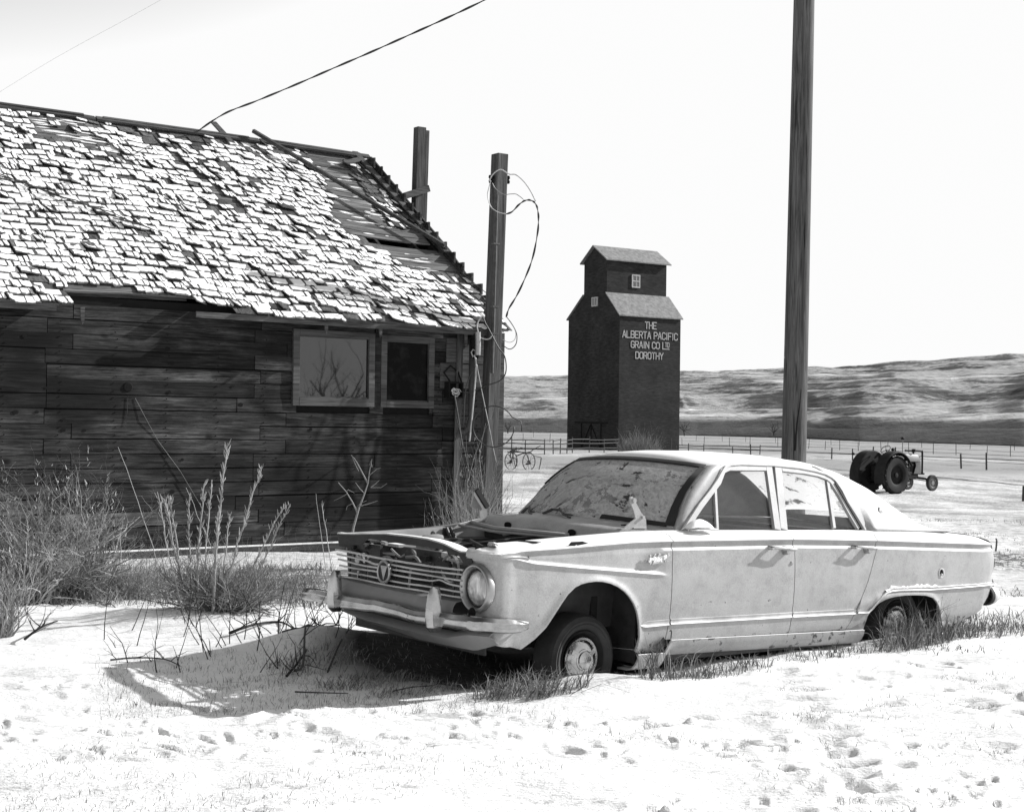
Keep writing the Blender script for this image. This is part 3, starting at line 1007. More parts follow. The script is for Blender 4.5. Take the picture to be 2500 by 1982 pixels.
cd.tube([SH_M @ Vector(q) for q in ((-.52, -.10, 2.72), (-.52, -.10, 1.62), (-.55, -.09, 1.50), (-.60, -.07, 1.44), (-.68, -.06, 1.44))], .040, 10)
tag(cd.build('conduit', M_trim_dark, smooth='all'), 'thick dark conduit elbow on the wall left of the mast', 'pipe')
st = MB()
st.t = .8
st.bar(SH_M @ Vector((-.66, -.03, 2.7)), SH_M @ Vector((-.70, -.03, .2)), .09, .02, SH_M.to_3x3() @ Vector((0, 1, 0)))
tag(st.build('batten', M_wood_grey), 'grey upright batten nailed to the shack wall left of the mast', 'batten')
mb_ = thing('meter_box', 'small open black meter box with tangled wires on the shack wall', 'electric box', M=SH_M)
p0, p1 = wallp(1089, 932, -.05), wallp(1124, 972, -.05)
m = MB()
for (xa, xb, za, zb) in ((p0.x, p1.x, p0.z - .02, p0.z), (p0.x, p1.x, p1.z, p1.z + .02), (p0.x, p0.x + .02, p1.z + .02, p0.z - .02), (p1.x - .02, p1.x, p1.z + .02, p0.z - .02)):
    m.box(xa, -.12, za, xb, -.004, zb)
m.box(p0.x + .02, -.03, p1.z + .02, p1.x - .02, -.004, p0.z - .02)
m.build('box', M_black, mb_)
m = MB()
random.seed(5)
for i in range(4):
    cx, cz = (p0.x + p1.x) / 2 + random.uniform(-.03, .03), (p0.z * .3 + p1.z * .7) + random.uniform(-.03, .03)
    m.tube(smooth_path([(cx + .06 * math.cos(a) * random.uniform(.6, 1.2), -.125 - .004 * i, cz + .035 * math.sin(a) * random.uniform(.6, 1.3)) for a in [k * .9 + i for k in range(8)]], 3), .006, 5)
m.build('wire_tangle', M_wire_light, mb_)
m = MB()
q = wallp(1100, 893, -.02)
m.tube([(p0.x + .03, -.1, p0.z), (p0.x - .02, -.03, p0.z + .12), (q.x, -.02, q.z), (p1.x - .03, -.03, p0.z + .14), (p1.x - .02, -.1, p0.z)], .011, 6)
m.build('hanger', M_black, mb_)

# ------------------------------------------------------------------ power line and tall pole
pole = thing('power_pole', 'tall thick wooden power pole rising behind the old car', 'utility pole')
b0, t0 = at(1938, 1110, 17.0), at(1964, -60, 17.0)
ax = (t0 - b0).normalized()
base = b0 - ax * (b0.z + .2) / ax.z
top = b0 + ax * (9.6 - b0.z) / ax.z
pole.location = base
m = MB()
Lp = (top - base).length
prof = []
vs, fs = [], []
nseg, nr_ = 24, 40
for i in range(nr_ + 1):
    t = i / nr_
    c = ax * Lp * t
    r = .152 - .042 * t
    for k in range(nseg):
        a = 2 * PI * k / nseg
        rr = r * (1 + .012 * math.sin(a * 3 + 1 + t * 2) + .006 * math.sin(a * 9 + 5 * t))
        vs.append(c + Vector((math.cos(a) * rr, math.sin(a) * rr, 0)))
for i in range(nr_):
    for k in range(nseg):
        k2 = (k + 1) % nseg
        fs.append((i * nseg + k, i * nseg + k2, (i + 1) * nseg + k2, (i + 1) * nseg + k))
fs.append(tuple(nr_ * nseg + k for k in range(nseg)))
m.t = .5
m.add(vs, fs)
M_pole = wood('pole_wood', .04, .13, 'Z', 42, False, tone_amt=.1)
m.build('shaft', M_pole, pole, smooth=60)
m = MB()                                       # a long check in the wood
cr = [at(u, v, 17.0 - .155) - base for u, v in ((1956, 950), (1953, 985), (1948, 1020), (1944, 1060), (1941, 1100))]
m.tube(cr, [.003, .006, .008, .009, .009], 4)
m.build('crack', M_black, pole)
m = MB()
m.t = .9
s0, s1 = at(1917, 1110, 17.0), at(1918, 870, 17.0)
m.bar(s0 - base, s1 - base, .03, .03, (0, 1, 0))
m.build('cable_moulding', M_wire_light, pole)
m = MB()
s1, s2 = at(1918, 868, 17.0), at(1942, -60, 17.0)
m.bar(s1 - base, s2 - base, .022, .03, (0, 1, 0))
m.build('ground_cable', M_wire, pole)
ca = SH_M @ rp(-2.72, SLEN - .02, .06)
cpts = [ca] + [at(u, v, Y) for u, v, Y in ((548, 278, 19.9), (626, 247, 19.6), (720, 208, 19.3), (812, 168, 19.0), (905, 128, 18.8), (997, 87, 18.5), (1090, 45, 18.3), (1185, 0, 18.0), (1400, -105, 17.7), (1700, -262, 17.3))]
wire('power_line', cpts, .0115, M_wire, 'twisted black power line rising from the shack ridge to the upper right', twist=.12)
wire('thin_wire', [at(-60, 262, 24), at(100, 163, 23.3), at(200, 106, 22.7), at(300, 52, 22), at(420, -15, 21.5)], .0018, M_wire_light, 'very thin faint wire crossing the sky at the upper left')
wire('curl_wire', [SH_M @ rp(-6.9, 4.9, .05), SH_M @ rp(-6.62, 5.0, .16), SH_M @ rp(-6.35, 5.0, .17), SH_M @ rp(-6.1, 4.9, .08), SH_M @ rp(-6.3, 4.8, .05)], .006, M_wire, 'short curl of dark wire on the ridge at the far left')

# ------------------------------------------------------------------ plants
def stem_mat(name, lo, hi):
    m, nt, p, out = new_mat(name)
    tone = N(nt, 'ShaderNodeAttribute', attribute_name='tone').outputs['Fac']
    nt.links.new(ramp(nt, tone, [(0, lo), (1, hi)]), p.inputs['Base Color'])
    p.inputs['Roughness'].default_value = .85
    p.inputs['Specular IOR Level'].default_value = .15
    return m
M_stem = stem_mat('dry_stem', .10, .42)
M_stem_pale = stem_mat('pale_stem', .12, .46)
M_twig = stem_mat('dark_twig', .02, .07)
M_grass = stem_mat('dead_grass', .06, .34)
def grow(mb, p, d, L, r, depth, seg=4, wob=.18, kids=(2, 3), shrink=.6, spread=.6, up=.15, n=3, tip=.3):
    pts, rs = [Vector(p)], [r]
    d = Vector(d).normalized()
    for i in range(seg):
        d = (d + Vector((random.gauss(0, wob), random.gauss(0, wob), random.gauss(0, wob) + up * .3))).normalized()
        pts.append(pts[-1] + d * L / seg)
        rs.append(r * (1 - (1 - tip) * (i + 1) / seg))
    mb.tube(pts, rs, n, cap=False)
    if depth > 0:
        for k in range(random.randint(*kids)):
            i = random.randint(1, seg)
            a = random.uniform(0, 2 * PI)
            s = Vector((math.cos(a), math.sin(a), random.uniform(-.2, .7))) * spread
            nd = (d + s).normalized()
            grow(mb, pts[i], nd, L * shrink * random.uniform(.7, 1.2), rs[i] * .7, depth - 1, seg, wob, kids, shrink, spread, up, n, tip)
def fuzz(mb, p, d, L, n, ln, r):               # little leaf stubs and seed heads along a stem
    for i in range(n):
        q = Vector(p) + Vector(d) * L * random.random()
        a = random.uniform(0, 2 * PI)
        dd = (Vector(d) * 1.2 + Vector((math.cos(a), math.sin(a), .2))).normalized()
        mb.tube([q, q + dd * ln * random.uniform(.5, 1.2)], [r, r * .4], 3, cap=False)
def bush(name, label, cat, u, v, Y, w, h, nst, seed, mat=None, depth=2, lean=.9, r=.004, dpt=.5, group=None, kids=(2, 3), wob=.16, fz=0, z=None, base_r=.25, shrink=.6, spread=.6):
    random.seed(seed)
    c = at(u, v, Y)
    gz = G(c.x, c.y) - .02 if z is None else z
    o = thing(name, label, cat, (c.x, c.y, gz), 0, group)
    mb = MB()
    for i in range(nst):
        mb.t = random.random()
        a, q = random.uniform(0, 2 * PI), math.sqrt(random.random())
        bx, by = math.cos(a) * q * w * .5 * base_r, math.sin(a) * q * w * .5 * base_r * dpt
        ex, ey = math.cos(a) * q * w * .5 * lean, math.sin(a) * q * w * .5 * dpt * lean
        hh = h * (1 - .45 * q * q) * random.uniform(.55, 1)
        d = Vector((ex - bx, ey - by, hh))
        gl = G(c.x + bx, c.y + by) - gz if z is None else 0
        grow(mb, (bx, by, gl), d, d.length * (.72 if depth else 1), r * random.uniform(.7, 1.3), depth, 4, wob, kids, shrink, spread)
        if fz: fuzz(mb, (bx, by, gl), d.normalized(), d.length * .85, fz, .035, r * .6)
    mb.build('stems', mat or M_stem, o)
    return o
# sagebrush along the shack on the left
bush('sagebrush', 'big tangled dry sagebrush at the left edge below the shack wall', 'bush', 75, 1500, 10.7, 1.6, 1.38, 115, 1, M_stem, 2, r=.0075, dpt=.8, fz=9, wob=.34, kids=(3, 5), shrink=.5, spread=.75)
bush('sagebrush', 'tall dry sagebrush with curling tips left of the stalks, below the wall disc', 'bush', 200, 1490, 11.0, .85, 1.55, 52, 2, M_stem, 2, r=.0075, dpt=.8, fz=10, wob=.32, kids=(3, 5), shrink=.5, spread=.7)
bush('dry_weed', 'low pale weed clump at the lower left corner of the sagebrush', 'weed', 10, 1590, 9.1, .42, .8, 55, 3, M_stem_pale, 1, r=.0042, dpt=.8, fz=8, wob=.24)
bush('sagebrush', 'low dark twiggy brush on the snow between the sagebrush and the stalks', 'bush', 300, 1480, 11.3, 1.3, .5, 130, 4, M_stem, 2, r=.0048, wob=.3, dpt=.8, lean=1.1)
tw = bush('stump_twig', 'dark crooked woody stem in the middle of the sagebrush', 'stem', 172, 1468, 10.7, .2, .55, 4, 5, M_twig, 2, r=.014, kids=(1, 2), wob=.3)
bush('sagebrush', 'dark dense dead bush at the foot of the tall stalks', 'bush', 545, 1520, 10.05, 1.15, .55, 230, 6, M_grass, 2, r=.0050, wob=.34, dpt=.8, lean=1.5, spread=.9)
bush('sagebrush', 'broad low dark bush against the foundation plank', 'bush', 620, 1440, 11.6, 1.6, .35, 90, 7, M_stem, 2, r=.003, dpt=.6, lean=1.15)
# tall stalks with stubby leaf tips
def stalk(u0, v0, u1, v1, Y, r, seed, label, mat=M_stem_pale, fz=26, kids=0, group='tall dry stalks in front of the shack'):
    random.seed(seed)
    a, b = at(u0, v0, Y), at(u1, v1, Y)
    gz = G(a.x, a.y)
    a.z = gz - .02
    mid = a.lerp(b, .5) + Vector((random.uniform(-.03, .03), random.uniform(-.05, .05), 0))
    mb = MB()
    mb.t = random.uniform(.4, .9)
    P = smooth_path([a, mid, b], 5)
    P = [p + Vector((random.gauss(0, .004), 0, random.gauss(0, .003))) for p in P]
    mb.tube(P, [r * (1 - .6 * i / len(P)) for i in range(len(P))], 5, cap=False)
    for i in range(int(fz * 2.2)):
        t = random.uniform(.25, 1)
        k = min(int(t * (len(P) - 1)), len(P) - 2)
        q = P[k].lerp(P[k + 1], random.random())
        d = (P[k + 1] - P[k]).normalized()
        s = random.uniform(0, 2 * PI)
        dd = (d * 1.3 + Vector((math.cos(s), math.sin(s), .1))).normalized()
        mb.t = random.uniform(.4, 1)
        mb.tube([q, q + dd * random.uniform(.012, .03), q + (dd + Vector((0, 0, .3))) * random.uniform(.02, .05)], [r * .4, r * .38, r * .15], 4, cap=False)
    for i in range(kids):
        k = random.randint(4, len(P) - 2)
        grow(mb, P[k], Vector((random.uniform(-.6, .6), random.uniform(-.3, .3), 1)), .2, r * .6, 0, 4, .12)
    return tag(mb.build('weed_stalk', mat), label, 'stalk', group)
K = [(460, 1500, 398, 1215, 10.0, 0.009, 30), (466, 1510, 415, 1220, 10.1, 0.009, 26), (469, 1500, 460, 1220, 10.4, 0.008, 22),
     (484, 1540, 500, 1180, 9.9, 0.009, 26), (496, 1520, 515, 1178, 10.2, 0.007, 18), (517, 1545, 555, 1090, 9.8, 0.011, 34),
     (508, 1520, 530, 1250, 10.0, 0.01, 24), (532, 1530, 638, 1145, 9.9, 0.009, 30), (541, 1520, 560, 1255, 10.3, 0.007, 14),
     (580, 1490, 690, 1240, 10.0, 0.008, 20), (589, 1480, 708, 1228, 10.2, 0.007, 16), (454, 1525, 385, 1200, 9.7, 0.006, 14)]
place = ['leftmost pale stalk of the cluster', 'pale stalk just right of the leftmost', 'short pale stalk third from the left', 'tall bent-tip stalk in the middle left of the cluster',
         'slender straight stalk beside the tallest', 'tallest thick pale stalk with a forked tip', 'short thick fuzzy stalk under the tallest', 'tall pale stalk leaning right with a Y tip',
         'thin stalk between the tallest and the right-leaning one', 'short fork-tipped stalk right of the cluster', 'rightmost fuzzy stalk of the cluster', 'thin outer stalk bending left of the cluster']
for i, k in enumerate(K): stalk(*k[:6], 40 + i, place[i] + ', before the dark wall', fz=k[6])
stalk(812, 1400, 772, 1205, 11.5, .004, 60, 'single thin straight stem standing left of the car bumper', fz=0, group=None)
stalk(826, 1400, 784, 1230, 11.6, .005, 61, 'single thin stem with a bent tip beside the car grille', fz=6, group=None)
stalk(400, 1330, 290, 1090, 13, .004, 62, 'long thin bare stem leaning left across the shack wall', fz=0, group=None)
stalk(560, 1330, 455, 1190, 13, .004, 63, 'faint thin stem leaning across the wall behind the stalks', fz=0, group=None)
# dead sapling in front of the shack wall
random.seed(12)
c = at(858, 1305, 13.5)
sp0 = thing('dead_sapling', 'small dead sapling with forked pale twigs before the shack wall', 'sapling', (c.x, c.y, G(c.x, c.y)))
m = MB()
m.t = .45
def px_tube(mb, pts, Y, r, o):
    P = [at(u, v, Y + dy) - o for u, v, *q in pts for dy in [q[0] if q else 0]]
    mb.tube(P, [r * (1 - .6 * i / (len(P) - 1)) for i in range(len(P))], 5, cap=False)
oo = Vector((c.x, c.y, G(c.x, c.y)))
B0 = [(858, 1345), (862, 1290), (876, 1240), (888, 1210), (898, 1180)]
for pts, r in ((B0, .014), ([(872, 1250), (860, 1225), (845, 1200), (826, 1178)], .008), ([(845, 1200), (850, 1195), (865, 1203)], .005), ([(848, 1205), (830, 1215), (815, 1222)], .005),
               ([(898, 1180), (902, 1150), (908, 1120)], .007), ([(898, 1180), (885, 1155), (872, 1130), (862, 1115)], .008), ([(902, 1160), (920, 1145), (930, 1142)], .005), ([(905, 1190), (918, 1180), (926, 1172)], .005),
               ([(880, 1235), (905, 1228), (922, 1222)], .006), ([(890, 1205), (878, 1192), (868, 1178)], .005), ([(876, 1150), (868, 1135), (858, 1110)], .004), ([(905, 1190), (930, 1190), (945, 1180)], .004), ([(895, 1222), (880, 1228), (868, 1240)], .004),
               ([(908, 1140), (905, 1125), (902, 1135)], .004), ([(862, 1228), (848, 1235), (845, 1245)], .004)):
    m.t = random.uniform(.3, .7)
    px_tube(m, pts, 13.5, r, oo)
m.build('branches', M_stem, sp0)
# bush at the mast
bush('rabbitbrush', 'pale spreading brush at the foot of the timber mast, behind the car fender', 'bush', 1155, 1290, 13.6, 1.0, 1.45, 160, 20, M_stem_pale, 1, r=.0052, wob=.2, dpt=.7, lean=1.1, fz=3)
bush('rabbitbrush', 'tall pale upright weeds crossing the guy wires by the shack corner', 'weed', 1150, 1290, 14.6, .5, 1.85, 60, 21, M_stem_pale, 1, r=.006, wob=.12, dpt=.7, fz=8, spread=.3)
bush('rabbitbrush', 'thin arching stems fanning left from the brush at the mast', 'bush', 1090, 1310, 12.7, .75, .7, 36, 22, M_stem_pale, 1, r=.0035, dpt=.5, lean=1.25, base_r=.1, spread=.35)
bush('dry_weed', 'thin bare weed stems on the snow between the shack corner and the windshield', 'weed', 1300, 1260, 13.5, .5, .45, 12, 23, M_stem, 1, r=.003, lean=1.2)
bush('rabbitbrush', 'rounded pale bush in front of the grain elevator', 'bush', 1562, 1100, 118, 4.6, 3.1, 420, 24, M_stem_pale, 1, r=.026, dpt=.6, z=-1.3, base_r=.6, spread=.4)
# loose twigs on the shaded snow before the bumper
for i, (pts, r, lab) in enumerate([
    ([(560, 1550), (600, 1530), (650, 1528), (690, 1545), (720, 1560)], .011, 'arched dark twig on the snow right of the dead bush'),
    ([(690, 1570), (740, 1560), (790, 1535), (830, 1548)], .010, 'long dark twig pointing at the car bumper'),
    ([(700, 1650), (740, 1600), (780, 1570), (820, 1545)], .008, 'straight slanting dark twig below the bumper end'),
    ([(720, 1640), (740, 1620), (745, 1590), (765, 1560)], .009, 'crooked dark twig lying lowest in the car shadow'),
    ([(800, 1640), (830, 1610), (850, 1580), (848, 1565)], .006, 'small hooked twig nearest the bumper in the shadow'),
    ([(270, 1610), (330, 1605), (400, 1608), (440, 1625)], .006, 'flat thin twig at the left tip of the car shadow'),
    ([(720, 1688), (780, 1690), (850, 1692)], .005, 'thin straight stick lying flat near the front edge of the shadow'),
    ([(960, 1686), (1010, 1676), (1060, 1672), (1085, 1660)], .004, 'thin stick below the front valance in the shadow'),
    ([(60, 1560), (100, 1530), (140, 1518)], .009, 'dark twig on the snow left of the stalks')]):
    P = []
    for k, (u, v) in enumerate(pts):
        q = on_plane(u, v, (0, 0, .19 + (.05 * math.sin(k * 1.6) if r > .006 else 0)), Vector((0, 0, 1)))
        q.z = max(q.z, G(q.x, q.y) + .012)
        P.append(q)
    m = MB()
    random.seed(100 + i)
    m.t = random.random()
    P = smooth_path(P, 3)
    m.tube(P, [r * (1 - .6 * k / len(P)) for k in range(len(P))], 5)
    if r > .005:
        for k in range(6):
            j = random.randint(1, len(P) - 2)
            grow(m, P[j], Vector((random.uniform(-1, 1), random.uniform(-.5, .5), random.uniform(.1, .9))), random.uniform(.08, .25), r * .5, 1, 4, .25, (1, 2))
    tag(m.build('twig', M_twig), lab, 'twig', 'loose twigs on the snow')
# upright thin sticks in the drift in front of the dead bush
random.seed(77)
m = MB()
for i in range(46):
    u = random.uniform(250, 860)
    v = random.uniform(1510, 1640)
    a = on_plane(u, v, (0, 0, .2), Vector((0, 0, 1)))
    a.z = G(a.x, a.y) - .01
    m.t = random.random()
    grow(m, a, Vector((random.uniform(-.8, .8), random.uniform(-.4, .4), 1)), random.uniform(.08, .42), .004, 1, 4, .12, (0, 2))
tag(m.build('twig_litter', M_twig), kind='stuff')

# ------------------------------------------------------------------ dead grass
def blades(mb, cx, cy, rx, ry, n, h, lean=.5, r=.0022, rot=0, zoff=0, dirx=0, diry=0):
    for i in range(n):
        a, q = random.uniform(0, 2 * PI), math.sqrt(random.random())
        px, py = math.cos(a) * q * rx, math.sin(a) * q * ry
        x, y = cx + px * math.cos(rot) - py * math.sin(rot), cy + px * math.sin(rot) + py * math.cos(rot)
        z = G(x, y) - .01 + zoff
        hh = h * random.uniform(.35, 1)
        dx, dy = random.gauss(dirx, lean) * hh, random.gauss(diry, lean) * hh
        w = r * random.uniform(.6, 1.4)
        mb.t = random.random()
        t = random.uniform(0, PI)
        wx, wy = math.cos(t) * w, math.sin(t) * w
        p0, p1, p2 = Vector((x, y, z)), Vector((x + dx * .35, y + dy * .35, z + hh * .6)), Vector((x + dx, y + dy, z + hh * (1 - .3 * abs(dx / hh))))
        s = Vector((wx, wy, 0))
        mb.add([p0 - s, p0 + s, p1 + s * .8, p1 - s * .8, p2], [(0, 1, 2, 3), (3, 2, 4)])
CARQ = Vector((-.76476, 7.82893, .04856))
cyaw = .67154
def cw_(x, y):                                 # car floor plan to the world: x back from the bumper, y towards the camera side
    return (CARQ.x + x * math.cos(cyaw) + y * math.sin(cyaw), CARQ.y + x * math.sin(cyaw) - y * math.cos(cyaw))
random.seed(31)
gm = MB()
for i in range(120):                           # ragged fringe along the sill
    x = random.uniform(1.1, 4.9)
    c = cw_(x, random.uniform(.84, 1.06))
    blades(gm, c[0], c[1], .12, .06, random.choice((4, 8, 16, 24)), random.uniform(.03, .09), .6, .0020)
for x, y, rx, ry, n, h in ((3.35, 1.05, .25, .10, 120, .22), (3.65, 1.0, .30, .10, 150, .24), (3.95, 1.0, .22, .10, 120, .20), (3.5, .90, .3, .05, 60, .36), (3.8, .88, .2, .05, 50, .36), (4.5, .95, .45, .25, 300, .10),
                           (5.0, .8, .5, .4, 420, .11), (1.45, 1.05, .18, .08, 60, .22), (1.2, 1.03, .14, .07, 60, .30), (1.9, 1.0, .25, .06, 60, .12), (2.8, 1.0, .3, .06, 80, .10)):
    c = cw_(x, y)
    blades(gm, c[0], c[1], rx, ry, n, h, .55, .0028, cyaw)
tag(gm.build('grass_fringe', M_grass), kind='stuff')
gm = MB()                                      # bent grass in the dark under the bumper
for x, y, rx, ry, n, h in ((.35, .85, .28, .12, 420, .15), (.5, 1.0, .22, .05, 150, .16), (-.10, .15, .30, .15, 300, .09), (-.15, -.30, .30, .2, 300, .10), (-.05, .5, .3, .10, 160, .09)):
    c = cw_(x, y)
    blades(gm, c[0], c[1], rx, ry, n, h, .8, .0025, cyaw, dirx=.5)
tag(gm.build('bumper_grass', M_grass), kind='stuff')
gm = MB()                                      # stubble poking through the snow
for i in range(4200):
    u, v = random.uniform(-80, 2580), 1640 + 380 * random.random() ** 1.1
    if u > 1700 and random.random() < .5: v = random.uniform(1560, 1760)
    q = on_plane(u, v, (0, 0, .18), Vector((0, 0, 1)))
    if vnoise(np.array([q.x * 1.9]), np.array([q.y * 2.6]))[0] < .10: continue
    blades(gm, q.x, q.y, .06, .05, 5, random.uniform(.012, .045), .6, .0012)
for i in range(1500):
    u, v = random.uniform(250, 1250), random.uniform(1600, 1730)
    q = on_plane(u, v, (0, 0, .18), Vector((0, 0, 1)))
    blades(gm, q.x, q.y, .06, .05, 3, random.uniform(.03, .07), .5, .0012)
for i in range(2200):                          # behind and right of the car
    u, v = random.uniform(2150, 2600), random.uniform(1230, 1620)
    q = on_plane(u, v, (0, 0, .1), Vector((0, 0, 1)))
    if vnoise(np.array([q.x * .9]), np.array([q.y * .9]))[0] < -.02: continue
    blades(gm, q.x, q.y, .15, .15, 4, random.uniform(.03, .08), .6, .003)
tag(gm.build('snow_stubble', M_grass), kind='stuff')
gm = MB()                                      # dry litter among the bushes
for i in range(1500):
    u, v = random.uniform(-60, 800), random.uniform(1370, 1500)
    q = on_plane(u, v, (0, 0, .1), Vector((0, 0, 1)))
    blades(gm, q.x, q.y, .14, .14, 6, random.uniform(.05, .20), .8, .003)
tag(gm.build('dry_litter', M_grass), kind='stuff')

# ------------------------------------------------------------------ grain elevator
EL_M = Matrix.Translation((12.276, 165.0, -1.6)) @ Matrix.Rotation(R_(33), 4, 'Z')
el = thing('grain_elevator', 'tall dark wooden grain elevator with white lettering and a cupola', 'grain elevator', M=EL_M)
def siding_mat(name, lo, hi):
    m, nt, p, out = new_mat(name)
    co = coords(nt, (.25, .25, 1))
    g = noise(nt, co, 5, 6, .7)
    g2 = noise(nt, coords(nt), .35, 4, .6)
    k = mathn(nt, 'MULTIPLY', ramp(nt, g, [(.3, lo), (.7, hi)]), ramp(nt, g2, [(.35, .75), (.65, 1.25)]))
    w = N(nt, 'ShaderNodeTexWave', wave_type='BANDS', bands_direction='Z', wave_profile='SAW')
    w.inputs['Scale'].default_value = 1.55
    nt.links.new(coords(nt), w.inputs['Vector'])
    k = mathn(nt, 'MULTIPLY', k, ramp(nt, w.outputs['Fac'], [(0, .55), (.12, 1)]))
    nt.links.new(k, p.inputs['Base Color'])
    p.inputs['Roughness'].default_value = .85
    p.inputs['Specular IOR Level'].default_value = .15
    return m
M_el = siding_mat('elevator_siding', .013, .048)
M_elroof = plain('elevator_roof', .20, .9, var=.45, scale=2.2, bmp=.3, bdist=.05)
M_white_trim = plain('white_trim', .42, .7, var=.2, scale=3)
LX, LY, ZE, ZC, ZT, ZP = 9.05, 10.2, 15.95, 18.55, 22.6, 24.25     # length, width, eave, cupola foot, cupola eave, ridge
YA, YB = 2.58, 7.1
m = MB()
m.hexa([(0, 0, 0), (LX, 0, 0), (LX, LY, 0), (0, LY, 0), (0, 0, ZE), (LX, 0, ZE), (LX, LY, ZE), (0, LY, ZE)])
m.add([(0, 0, ZE), (0, YA, ZC), (0, YB, ZC), (0, LY, ZE), (LX, 0, ZE), (LX, YA, ZC), (LX, YB, ZC), (LX, LY, ZE)],
      [(0, 3, 2, 1), (4, 5, 6, 7), (1, 2, 6, 5)])
m.add([(0, YA, ZC), (0, YB, ZC), (0, YB, ZT), (0, 5.0, ZP - .15), (0, YA, ZT), (LX - .15, YA, ZC), (LX - .15, YB, ZC), (LX - .15, YB, ZT), (LX - .15, 5.0, ZP - .15), (LX - .15, YA, ZT)],
      [(0, 1, 2, 3, 4), (9, 8, 7, 6, 5), (0, 4, 9, 5), (1, 6, 7, 2)])
m.build('walls', M_el, el)
def slab(parent, name, a, b, c, d, t, mat):    # four corners, thickness upwards
    s = MB()
    s.hexa([Vector(a), Vector(b), Vector(c), Vector(d)] + [Vector(q) + Vector((0, 0, t)) for q in (a, b, c, d)])
    return s.build(name, mat, parent)
def dn(y, z, y2, z2, k): return (y + (y - y2) * k, z + (z - z2) * k)
a = dn(0, ZE, YA, ZC, .07)
slab(el, 'lower_roof', (-.2, a[0], a[1]), (LX + .25, a[0], a[1]), (LX + .25, YA - .003, ZC), (-.2, YA - .003, ZC), .14, M_elroof)
a = dn(LY, ZE, YB, ZC, .07)
slab(el, 'lower_roof', (-.2, YB + .003, ZC), (LX + .25, YB + .003, ZC), (LX + .25, a[0], a[1]), (-.2, a[0], a[1]), .14, M_elroof)
a = dn(YA, ZT, 5.0, ZP, .16)
slab(el, 'cupola_roof', (-.35, a[0], a[1] + .05), (LX + .3, a[0], a[1] + .05), (LX + .3, 4.998, ZP), (-.35, 4.998, ZP), .14, M_elroof)
a = dn(YB, ZT, 5.0, ZP, .22)
slab(el, 'cupola_roof', (-.35, 5.002, ZP), (LX + .3, 5.002, ZP), (LX + .3, a[0], a[1] + .05), (-.35, a[0], a[1] + .05), .14, M_elroof)
w = MB()
x0, x1, z0, z1 = 3.63, 4.86, 19.45, 21.0
for q in ((x0, z0, x0 + .14, z1), (x1 - .14, z0, x1, z1), (x0 + .14, z1 - .14, x1 - .14, z1), (x0 + .14, z0, x1 - .14, z0 + .14), (x0 + .14, (z0 + z1) / 2 - .06, x1 - .14, (z0 + z1) / 2 + .06), ((x0 + x1) / 2 - .03, z0 + .14, (x0 + x1) / 2 + .03, z1 - .14)):
    w.box(q[0], YA - .10, q[1], q[2], YA - .005, q[3])
fr = w.build('window', M_white_trim, el)
g = MB()
g.box(x0 + .14, YA - .04, z0 + .14, x1 - .14, YA - .01, z1 - .14)
g.build('glass_pane', M_galv, fr)
w = MB()
y0, y1, z0, z1 = 4.25, 5.45, 17.15, 18.25
for q in ((y0, z0, y0 + .16, z1), (y1 - .16, z0, y1, z1), (y0 + .16, z1 - .14, y1 - .16, z1), (y0 + .16, z0, y1 - .16, z0 + .14), ((y0 + y1) / 2 - .05, z0 + .14, (y0 + y1) / 2 + .05, z1 - .14)):
    w.box(-.10, q[0], q[1], -.005, q[2], q[3])
fr = w.build('window', M_white_trim, el)
g = MB()
g.box(-.05, y0 + .16, z0 + .14, -.01, y1 - .16, z1 - .14)
g.build('glass_pane', M_galv, fr)
d = MB()
d.box(-.06, 3.2, .3, -.005, 7.2, 3.35)
dr = d.build('door', M_el, el)
d = MB()
d.box(-.14, 2.0, 3.4, -.06, 8.4, 3.52)
for y in (3.2, 5.15, 7.08): d.box(-.12, y, .3, -.062, y + .12, 3.35)
d.bar((-.09, 5.1, 3.2), (-.09, 3.4, .5), .05, .12, (1, 0, 0))
d.bar((-.09, 5.3, 3.2), (-.09, 7.0, .5), .05, .12, (1, 0, 0))
d.build('door_frame', M_black, dr)
